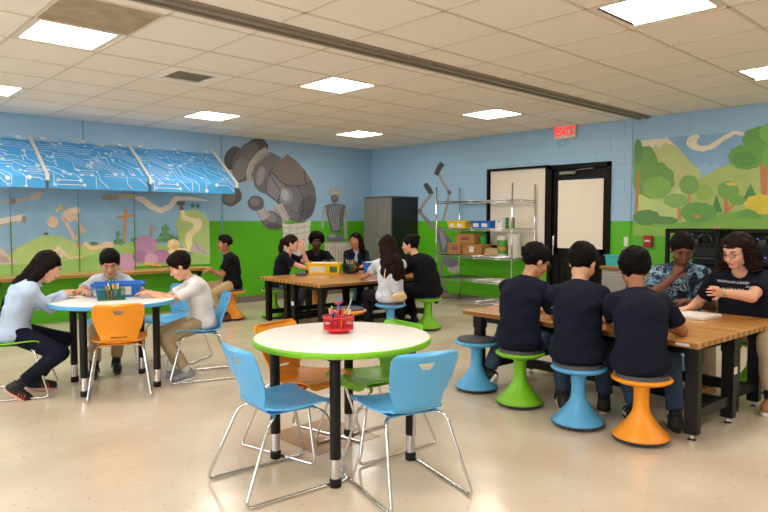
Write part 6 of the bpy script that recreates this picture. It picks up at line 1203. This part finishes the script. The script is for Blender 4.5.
# ------------------------------------------------------------------ caddies, pens, bins and paper
PEN_COL = ['d8232a', '1d63c9', 'f2c21a', '2a9a45', 'e8e4da', '1a1a1c', '7b3fb0', 'f0822a', 'e24f8c', '8fd04a']
PN = {'d8232a': 'red', '1d63c9': 'blue', 'f2c21a': 'yellow', '2a9a45': 'green', 'e8e4da': 'white', '1a1a1c': 'black', '7b3fb0': 'purple', 'f0822a': 'orange', 'e24f8c': 'pink', '8fd04a': 'lime'}
def pens(n, cx, cy, z, R, label, group, seed, L=(.13, .17), long_=False, spread=.35):
    rnd = random.Random(seed)
    for k in range(n):
        c_ = PEN_COL[rnd.randrange(10)]; c2 = PEN_COL[rnd.randrange(10)]; a = 2*PI*k/n + rnd.uniform(-.2, .2); r0 = R*rnd.uniform(.25, .7); ln = rnd.uniform(*L)
        tl = rnd.uniform(.05, spread); ta = a + rnd.uniform(-.6, .6)
        d = Vector((math.sin(tl)*math.cos(ta), math.sin(tl)*math.sin(ta), math.cos(tl))); p = Vector((cx + r0*math.cos(a)*.8, cy + r0*math.sin(a)*.8, z)); 
        q = MB(); q.tube([(0, 0, 0), d*ln*.72], .0045, 8, 0); q.tube([d*ln*.72, d*ln*.93, d*ln], [.0050, .0048, .0018], 8, 1)
        o = q.build('marker' if k % 3 else 'pencil', [mat('pen_' + c_, c_, .35), mat('pen_' + c2, c2, .35)], None, True, 50, loc=p); sx_ = (p.x-cx)*.73 - (p.y-cy)*.683; fz_ = (p.x-cx)*.683 + (p.y-cy)*.73; pos_ = ('left' if sx_ < -R*.15 else 'right' if sx_ > R*.15 else 'middle') + (' back' if fz_ > R*.15 else ' front' if fz_ < -R*.15 else ''); tag(o, '%s %s with %s end, %s of the %s' % (PN[c_], 'marker' if k % 3 else 'pencil', PN[c2], pos_, label), 'pen', group)
def caddy(label, x, y, z, R, H, m, post=True, hollow=True, hdl=.10):
    t = thing('pen_caddy', label, 'caddy', (x, y, z)); n = 36
    q = MB(); q.lathe([(R*.62, 0), (R*.68, .004), (R*.62, .012), (R*.2, .014)], n); q.build('base_ring', m, t, True, 40)
    q = MB(); q.lathe([(0, .018), (R*.86, .018), (R*.93, .024), (R*.97, .035), (R, .035)], n); q.f = q.f[:-2]; q.mi = q.mi[:-2]
    for zz, rr, wd in ((.022, R*.95, .006), (H, R*1.02, .005), (.030, R*.97, .003)): q.tube([(rr*math.cos(2*PI*k/n), rr*math.sin(2*PI*k/n), zz) for k in range(n)], wd, 6, closed=True)
    for zz in [.030 + (H-.030)*k/8 for k in range(1, 8)]: q.tube([(R*math.cos(2*PI*k/n)*(.97+.04*(zz/H)), R*math.sin(2*PI*k/n)*(.97+.04*(zz/H)), zz) for k in range(n)], .0011, 4, closed=True)
    for k in range(48):
        a = 2*PI*k/48; q.tube([(R*.96*math.cos(a), R*.96*math.sin(a), .026), (R*1.01*math.cos(a), R*1.01*math.sin(a), H)], .0012, 4)
    q.build('mesh_basket', m, t, True)
    for k in range(3):
        a = PI*k/3 + .3; q = MB(); c, s_ = math.cos(a), math.sin(a); q.add([(-R*c, -R*s_, .025), (R*c, R*s_, .025), (R*c, R*s_, H*.85), (-R*c, -R*s_, H*.85), (-R*c+.001*s_, -R*s_-.001*c, .025), (R*c+.001*s_, R*s_-.001*c, .025), (R*c+.001*s_, R*s_-.001*c, H*.85), (-R*c+.001*s_, -R*s_-.001*c, H*.85)], [(0,1,2,3), (7,6,5,4), (2,6,7,3)]); q.build('divider', m, t) if k == 0 else None
    if post:
        q = MB(); q.tube([(0, 0, .014), (0, 0, H+hdl)], .007, 10); q.tube([(-.022, 0, H+hdl), (.022, 0, H+hdl)], .0075, 10); q.ell((0, 0, H+hdl), (.014, .014, .010)); q.build('handle', m, t, True, 60)
    return t
M_RED = mat('caddy_red', 'd31f28', .35); M_GRN = mat('caddy_green', '1b6b3c', .35); M_IND = mat('caddy_dark', '1b1d33', .4)
caddy('red round mesh pen caddy in the middle of the lime edged table', 2.235, 2.76, .681, .084, .088, M_RED, hdl=.075)
pens(22, 2.235, 2.76, .703, .070, 'red mesh caddy', 'pens in the red caddy', 2, L=(.09, .125))
q = MB(); q.tube([(0, 0, 0), (.004, .0, .175)], .0045, 8); tag(q.build('pencil', mat('pen_1d63c9', '1d63c9', .35), None, True, loc=(2.225, 2.755, .703)), 'tallest blue pencil in the middle of the red mesh caddy', 'pen')
q = MB(); q.tube([(0, 0, 0), (.045, -.035, .165)], .0035, 8); tag(q.build('metal_ruler', mat('ruler_grey', 'b9bcc2', .3, metal=.7), None, True, loc=(2.25, 2.75, .703)), 'thin grey metal rod leaning out of the red mesh caddy', 'ruler')
bin_obj('plastic_bin', 'blue plastic bin with a white card on the blue edged round table', 'bin', (1.99, 5.33, .681), -20, .36, .25, .115, M_BLU, lab=[('e6e6ea', .015, .095, .02, .09, -1)], handles=True)
tc2 = thing('pen_caddy', 'green wire caddy full of markers in front of the blue bin', 'caddy', (1.86, 5.13, .681), -20)
q = MB(); Lc, Wc, Hc_ = .20, .11, .085
for zz in (.006, Hc_): q.tube([(-Lc/2, -Wc/2, zz), (Lc/2, -Wc/2, zz), (Lc/2, Wc/2, zz), (-Lc/2, Wc/2, zz)], .004, 6, closed=True)
for k in range(26): x = -Lc/2 + Lc*k/25; q.tube([(x, -Wc/2, .006), (x, -Wc/2, Hc_)], .0013, 4); q.tube([(x, Wc/2, .006), (x, Wc/2, Hc_)], .0013, 4)
for k in range(14): y = -Wc/2 + Wc*k/13; q.tube([(-Lc/2, y, .006), (-Lc/2, y, Hc_)], .0013, 4); q.tube([(Lc/2, y, .006), (Lc/2, y, Hc_)], .0013, 4)
for k in range(1, 8): zz = Hc_*k/8; q.tube([(-Lc/2, -Wc/2, zz), (Lc/2, -Wc/2, zz), (Lc/2, Wc/2, zz), (-Lc/2, Wc/2, zz)], .0012, 4, closed=True)
q.box(-Lc/2, Lc/2, -Wc/2, Wc/2, .002, .006); q.build('mesh_basket', M_GRN, tc2)
q = MB(); q.tube([(0, 0, .006), (0, 0, .165)], .006, 8); q.tube([(-.025, 0, .165), (.025, 0, .165)], .007, 8); q.build('handle', M_GRN, tc2, True)
pens(18, 1.86, 5.13, .69, .065, 'green wire caddy', 'markers in the green caddy', 5, L=(.10, .125), spread=.45)
for k, (x, y, rz, w_, lab) in enumerate(((1.62, 5.35, 20, .20, 'white worksheet under the hands of the girl in light blue'), (2.14, 5.22, 65, .2, 'white worksheet in front of the white polo boy'), (1.72, 5.52, -30, .17, 'small white sheet on the table beside the boy behind the bin'))):
    q = MB(); q.box(-w_/2, w_/2, -.13, .13, 0, .0015); o = q.build('paper_sheet', mat('paper_print', 'e9e4dc', .7, noise_amt=.08, noise_scale=50)); o.location = (x, y, .681); o.rotation_euler = (0, 0, math.radians(rz)); tag(o, lab, 'paper', 'worksheets on the blue edged table')
q = MB(); q.tube([(0, 0, 0), (.05, .02, .02)], .006, 8); tag(q.build('marker', mat('pen_teal', '1fb3b0', .35), None, True, loc=(1.75, 5.47, .70)), 'teal marker in the hand of the boy behind the blue bin', 'pen')
q = MB(); q.tube([(0, 0, 0), (-.02, .04, .02)], .006, 8); tag(q.build('marker', mat('pen_teal', '1fb3b0', .35), None, True, loc=(2.13, 5.20, .69)), 'teal marker held by the boy in the white polo', 'pen')
bin_obj('plastic_bin', 'yellow plastic bin with white cards on the back wood table', 'bin', (5.27, 6.80, .601), -43, .46, .30, .14, M_YEL, lab=[('ddd9cf', -.18, .02, .02, .10, -1), ('3f6a3a', .08, .18, .02, .10, -1)])
q = MB(); q.bbox(-.17, .17, -.09, .09, 0, .02, b=.005); o = q.build('paper_stack', M_TAPE); o.location = (5.27, 6.80, .727); o.rotation_euler = (0, 0, math.radians(-43)); tag(o, 'white papers heaped inside the yellow bin on the back table', 'papers')
caddy('dark blue mesh caddy of markers between the yellow and blue bins', 5.52, 6.55, .601, .105, .12, M_IND, post=False)
pens(20, 5.52, 6.55, .625, .09, 'dark blue caddy', 'markers in the dark blue caddy', 9, L=(.14, .17), spread=.4)
bin_obj('plastic_bin', 'blue plastic bin on the back wood table beside the dark caddy', 'bin', (5.80, 6.42, .601), -43, .26, .22, .14, M_BLU)
q = MB(); q.bbox(-.08, .08, -.07, .07, 0, .02, b=.005); o = q.build('paper_stack', M_TAPE); o.location = (5.80, 6.42, .732); tag(o, 'white papers in the blue bin on the back table', 'papers')
q = MB(); q.bbox(-.07, .07, -.045, .045, 0, .035, b=.012); o = q.build('pencil_case', mat('case_grey', '55565c', .6)); o.location = (4.83, 6.72, .601); tag(o, 'small grey pouch on the back table by the ponytail girl', 'pouch')
# front table odds and ends
def onT4(x, y): return RT(x, y)
tr = thing('paper_tray', 'shallow white tray with papers on the front wood table', 'tray', (*onT4(4.80, 1.96), .601), -3)
q = MB(); q.box(-.14, .14, -.20, .20, 0, .006); q.box(-.14, -.134, -.20, .20, 0, .022); q.box(.134, .14, -.20, .20, 0, .022); q.box(-.14, .14, -.20, -.194, 0, .022); q.box(-.14, .14, .194, .20, 0, .022); q.build('tray', mat('tray_white', 'ebe6dd', .5), tr)
q = MB(); q.box(-.12, .12, -.18, .18, .006, .016); q.build('paper_pile', mat('paper_print', 'e9e4dc', .7), tr)
bin_obj('plastic_bin', 'bright blue plastic tray on the wood table by the patterned shirt boy', 'bin', (*onT4(4.72, 2.38), .601), 10, .20, .14, .07, M_BLU)
bin_obj('plastic_bin', 'yellow plastic bin in front of the middle and right navy shirt boys', 'bin', (*onT4(4.42, 2.55), .601), 20, .30, .20, .085, M_YEL)
q = MB(); q.tube([(0, 0, 0), (0, 0, .045)], .011, 10); tag(q.build('glue_cap', mat('cap_purple', '4a2a7a', .4), None, True, 50, loc=(*onT4(4.45, 1.93), .601)), 'tiny purple cap on the wood table by the curly haired boy', 'cap')

# ------------------------------------------------------------------ the people
NAVY = '131729'
# --- round table with the blue edge
g1 = person('person with long black hair in a light blue shirt on the green chair', (1.22, 5.36), -12, s=.93, lean=20, hunch=.03, hy=-2, hp=32,
    hands=[(1.66, 5.60, .715), (1.60, 5.42, .715)], feet=[(1.36, 5.33, .10), (1.20, 5.16, .11)], elb=[(-.2, .6, -1), (-.1, -.5, -1)], knees=[(1, .1, .7), (1, -.1, .6)], toe=(10, 40),
    skin='light', hair='long', hair_col='17100e', hair_path=[[(-.03, 0, .05, .078, 'h'), (-.06, 0, -.05, .066, 'h'), (-.07, 0, -.03, .056), (-.105, -.02, -.18, .044), (-.115, -.02, -.32, .030), (-.115, -.02, -.40, .012)], [(-.01, -.06, .02, .035, 'h'), (-.03, -.07, -.09, .034, 'h'), (-.06, -.07, -.10, .034), (-.10, -.05, -.26, .02)]],
    shirt='b4c6e2', sleeve='long', collar='a9bedd', pants='101426', shoe=('121214', 'd9a79b', 'd0482c'), vox=.007)
b1 = person('person with short black hair in a pale grey polo behind the blue plastic bin', (2.14, 5.92), 250, s=.89, lean=22, hy=0, hp=24, hands=[(2.13, 5.42, .72), (1.80, 5.52, .715)], feet=[(2.05, 5.58, .09), (1.84, 5.50, .09)], elb=[(0, 1, -.5), (0, -1, -.5)],
    skin='olive', hair='short', hair_col='100d0c', shirt='b9c0cc', collar='c4cad4', pants='a08a6e', shoe=('141416', '2a2a2c', 'e0e0e0'), vox=.007)
b2 = person('person in a white polo and khaki trousers at the blue edged table', (2.52, 4.93), 161, s=.85, lean=12, hy=-6, hp=30, hands=[(2.13, 5.06, .715), (2.16, 5.20, .715)], feet=[(2.34, 4.84, .09), (2.36, 5.02, .09)], elb=[(0, .3, -1), (0, -.5, -1)], knees=[(1, .05, .8), (1, -.05, .8)], toe=(12, 25),
    skin='light', hair='short', hair_col='19110d', shirt='d9d8da', collar='e2e1e2', pants='a39274', sock=1, shoe=('8d8f92', 'e6e6e8', '3a3b3e'), vox=.007)
# --- counter by the left wall
b3 = person('person in a black polo and khaki trousers on the orange stool by the wall counter', (4.29, 7.52), 158, s=.93, lean=6, hy=4, hp=0, hands=[(4.07, 7.70, .66), (4.03, 7.62, .65)], feet=[(4.13, 7.40, .09), (3.90, 7.66, .10)], elb=[(-.3, .3, -1), (-.2, -.4, -1)],
    skin='mid', hair='fade', hair_col='120d0c', shirt='0d0e11', collar='18191d', pants='b39a72', shoe=('6b3c22', '4a2a18'), vox=.008)
# --- back table
c1 = person('person with a brown ponytail in a navy top, hand at the cheek, back table', (4.90, 7.28), -58, s=.95, lean=14, hy=12, hp=4, hands=[(5.08, 7.04, .93), (5.22, 6.86, .625)], feet=[(4.85, 6.98, .09), (5.0, 7.0, .09)], elb=[(.6, .5, -1), (-.3, -.4, -1)],
    skin='pale', hair='pony', hair_col='2a1710', hair_path=[[(-.08, 0, .05, .04, 'h'), (-.14, 0, .02, .035, 'h'), (-.16, 0, -.08, .035, 'h'), (-.15, 0, -.18, .028, 'h'), (-.13, 0, -.27, .012, 'h')]], shirt='11141f', pants='6d7380', pant_len=.5, shoe=('17171a', '2c2c30'), vox=.008, curl=(.3, .3), hdir=[((-.1, .1, 1), (-.5, .5, 0)), None])
c2 = person('person with short curly hair in a dark top behind the yellow bin', (5.60, 7.42), 236, s=.97, w=1.08, lean=14, hy=-3, hp=8, hands=[(5.42, 6.98, .74), (5.25, 7.18, .74)], feet=[(5.45, 7.1, .09), (5.30, 7.2, .09)], elb=[(-.3, 1, -.6), (-.3, -1, -.6)],
    skin='dark', hair='afro', hair_col='0d0a09', shirt='0f1118', pants='4b3d35', shoe=('101012', '2c2c30'), vox=.008)
c3 = person('person in an open navy jacket over a pale blue shirt, back table', (6.22, 7.25), 228, s=.95, lean=6, hy=-32, hp=2, hands=[(6.06, 6.90, .66), (5.92, 7.0, .66)], feet=[(6.0, 6.95, .09), (5.9, 7.1, .09)],
    skin='tan', hair='long', hair_col='150f0d', hair_path=[[(-.04, .06, .0, .05, 'h'), (-.03, .085, -.10, .042, 'h'), (.03, .13, -.08, .04), (.09, .12, -.20, .03)], [(-.05, 0, .02, .07, 'h'), (-.10, 0, -.05, .06), (-.14, 0, -.2, .04)]],
    shirt='171b2c', sleeve='long', jacket='a9bcd4', pants='17171d', shoe=('151517', '2c2c30'), vox=.008)
c4 = person('person with long wavy dark hair in a white shirt, back to the camera', (4.87, 5.10), 62, s=.97, lean=7, hy=6, hp=10, hands=[(4.95, 5.62, .64), (5.28, 5.52, .64)], feet=[(4.86, 5.45, .09), (5.12, 5.38, .09)], elb=[(-.3, .5, -1), (-.3, -.6, -1)],
    skin='olive', hair='long', hair_col='21130e', hair_path=[[(-.03, 0, .04, .084, 'h'), (-.05, 0, -.05, .085, 'h'), (-.07, 0, -.03, .080), (-.095, -.02, -.13, .072), (-.105, -.04, -.21, .055), (-.105, -.05, -.27, .02)]] + [[(-.03, y_*.5, 0, .05, 'h'), (-.07, y_*.8, -.05, .050), (-.10, y_, -.15, .042), (-.105, y_*1.1 - .02, -.22 - abs(y_)*.2, .014)] for y_ in (-.11, -.07, .06, .09)],
    shirt='ccd0dc', pants='121217', shoe=('141416', '2c2c30'), vox=.008, extra='wavy')
c5 = person('person with tied back dark hair in a loose black top, back table', (5.60, 5.22), 104, s=1.02, w=1.22, lean=22, hunch=.055, hy=20, hp=6, hands=[(5.38, 5.72, .66), (5.50, 5.78, .64)], feet=[(5.42, 5.46, .09), (5.66, 5.5, .09)], elb=[(-.3, .4, -1), (-.3, -.6, -1)],
    skin='pale', hair='bun', hair_col='150f0d', shirt='0c0d12', sleeve='long', pants='0f0f14', shoe=('131315', '2c2c30'), vox=.008, bulk=.02)
# --- three boys in navy at the front table
d1 = person('person in glasses and a navy shirt, leftmost of the three in navy', (3.75, 2.61), 8, s=.99, lean=12, hunch=.05, hy=-40, hp=26, hands=[(4.14, 2.72, .63), (4.16, 2.58, .63)], feet=[(3.93, 3.02, .125), (4.05, 2.45, .085)], elb=[(-.2, .7, -1), (-.1, -.5, -1)], knees=[(1, .3, .8), (1, 0, .8)], toe=(55, 0), shoe_dir=(75, 0),
    skin='olive', hair='short', hair_col='110d0c', shirt=NAVY, pants='3f5266', shoe=('121214', 'dedad2', 'e6e6e6'), glasses=True, vox=.007)
d2 = person('person in a navy shirt on the blue stool, middle of the three in navy', (3.645, 2.10), 32, s=1.01, lean=11, hunch=.05, hy=-34, hp=26, hands=[(4.05, 2.15, .63), (4.08, 2.0, .63)], feet=[(3.90, 2.34, .085), (4.04, 2.12, .085)], elb=[(-.2, .6, -1), (-.1, -.5, -1)],
    skin='light', hair='short', hair_col='120e0c', shirt=NAVY, pants='33435a', shoe=('141416', 'dedad2', 'e6e6e6'), vox=.007)
d3 = person('person in a navy shirt sitting on the orange stool nearest the camera', (3.66, 1.70), 40, s=.965, w=1.04, lean=11, hunch=.05, hy=0, hp=20, hands=[(4.02, 2.06, .63), (4.13, 1.72, .63)], feet=[(3.99, 1.88, .085), (4.00, 1.62, .085)], elb=[(-.2, .8, -1), (-.2, -.8, -1)],
    skin='mid', hair='curly', hair_col='0f0c0b', shirt=NAVY, pants='35465e', shoe=('101012', '2a2a2c', 'ecece8'), vox=.007)
M_ALOHA, N, L, b = nodes('aloha_print'); tc = N.new('ShaderNodeTexCoord'); n_ = N.new('ShaderNodeTexNoise'); n_.inputs['Scale'].default_value = 14; n_.inputs['Detail'].default_value = 3; n_.inputs['Distortion'].default_value = 1.2
L.new(tc.outputs['Object'], n_.inputs['Vector']); r_ = N.new('ShaderNodeValToRGB'); r_.color_ramp.interpolation = 'CONSTANT'; e = r_.color_ramp.elements; e[0].position = 0; e[0].color = (*lin('131a2c'), 1); e[1].position = .47; e[1].color = (*lin('3f6d8c'), 1)
x = e.new(.53); x.color = (*lin('9db9c6'), 1); x = e.new(.57); x.color = (*lin('1d2a44'), 1); x = e.new(.63); x.color = (*lin('7fa5b8'), 1); L.new(n_.outputs['Fac'], r_.inputs['Fac']); L.new(r_.outputs['Color'], b.inputs['Base Color']); b.inputs['Roughness'].default_value = .85
e1 = person('person in a blue leaf patterned shirt with fist at his chin, across the front table', (5.46, 2.22), 206, s=1.10, w=1.12, lean=14, hy=8, hp=26, hands=[(5.20, 2.06, .66), (5.13, 2.13, .845)], feet=[(5.2, 2.0, .09), (5.16, 2.2, .09)], elb=[(0, .8, -1), (.5, -.7, -1)], curl=(.4, 1.6), hdir=[((.2, -1, 0), (0, 0, -1)), ((.2, .4, .9), (-1, .3, .3))],
    skin='brown', hair='crop', hair_col='120d0b', shirt='2b3c55', smat=M_ALOHA, collar='2b3c55', pants='8f8f90', shoe=('3a5a80', 'dedad2'), vox=.007)
e2 = person('person with curly shoulder length hair and khaki trousers holding a small orange piece', (5.31, 1.66), 176, s=1.08, w=1.16, lean=9, hy=-10, hp=20, hands=[(4.79, 1.66, .80), (5.06, 1.97, .63)], feet=[(4.88, 1.34, .10), (5.0, 1.8, .09)], elb=[(.3, .9, -.9), (-.2, -.8, -1)], knees=[(1, .5, .9), (1, 0, .8)], curl=(.55, .25), hdir=[((.9, .15, .15), (0, -1, -.1)), ((1, -.2, 0), (0, 0, -1))],
    skin='pale', hair='long', hair_col='1e1311', hair_path=[[(-.050, 0, .050, .082, 'h'), (-.07, 0, -.06, .085, 'h'), (-.08, 0, -.15, .070, 'h')]] + [[(-.03, q*.06, .055, .05, 'h'), (-.035, q*.098, -.04, .05, 'h'), (-.02, q*.100, -.14, .045, 'h')] for q in (1, -1)],
    shirt='10131f', pants='c2b093', shoe=('a5724a', 'e0d8cc'), glasses=True, vox=.007, extra='curls')
# bag, prints, bracelets
def add_print(info, txt, size, c, out, up_, col='a4a9b6', bold=0):
    return decal(info, text_mesh(txt, size, bold=bold), c, out, up_, mat('print_' + col, col, .6))
i_ = e2; cc = i_['Nk'] - i_['up']*.135 + i_['fv']*.1
add_print(i_, 'LEARN', .046, cc, i_['fv'], i_['up'], bold=.001); add_print(i_, 'TECHNOLOGY & ENGINEERING', .021, i_['Nk'] - i_['up']*.075 + i_['fv']*.1, i_['fv'], i_['up'], bold=.0012)
for i_, q in ((d1, -1), (d2, -1)):
    E_, W__ = i_['arm'][q]; c_ = i_['sh'][q]*.42 + E_*.58; out = nv(np.array([-.7, q*1.0, 0])); add_print(i_, 'TC', .040, c_, out, i_['sh'][q] - E_, 'dfe2ea', .0008)
i_ = c1; add_print(i_, 'SEA', .05, i_['Nk'] - i_['up']*.17 + i_['fv']*.1, i_['fv'], i_['up'], 'b9a0a0', .001)
t = thing('shoulder_bag', 'small beige shoulder bag resting on the back of the girl in white', 'bag', (*c4['W']((-.155, -.055, 0))[:2], 0), 62)
q = MB(); q.ell((0, 0, .475), (.035, .088, .052), 0, 24, 14); q.build('pouch', mat('bag_beige', 'd3b98a', .6, bump=.2), t, True)
q = MB(); q.tube([(-.004, .075, .50), (.005, .13, .60), (.03, .16, .70), (.05, .14, .78)], .006, 6); q.tube([(-.033, -.06, .495), (-.036, 0, .505), (-.033, .06, .495)], .003, 6); q.build('strap', mat('bag_strap', 'd9c39b', .6), t, True)
A_ = e2['arm'][1]; q = MB(); c_ = A_[1]*.90 + A_[0]*.10; dd = nv(A_[1] - A_[0]); o1 = nv(np.cross(dd, [0, 0, 1])); o2 = np.cross(dd, o1); q.tube([c_ + (o1*math.cos(a) + o2*math.sin(a))*.031 for a in np.linspace(0, 2*PI, 17)[:-1]], .0045, 6, closed=True); q.build('bracelet', mat('bracelet_mix', '8fb07a', .5), e2['root'], True)
hp_ = e2['W'](e2['arm'][1][1] + nv(np.array([.9, .15, .15]))*.145); q = MB(); q.bbox(-.012, .012, -.010, .010, -.010, .012, b=.003); o = q.build('small_brick', mat('piece_orange', 'c2602a', .5)); o.location = hp_; tag(o, 'tiny orange piece held between the fingers of the curly haired woman', 'piece')
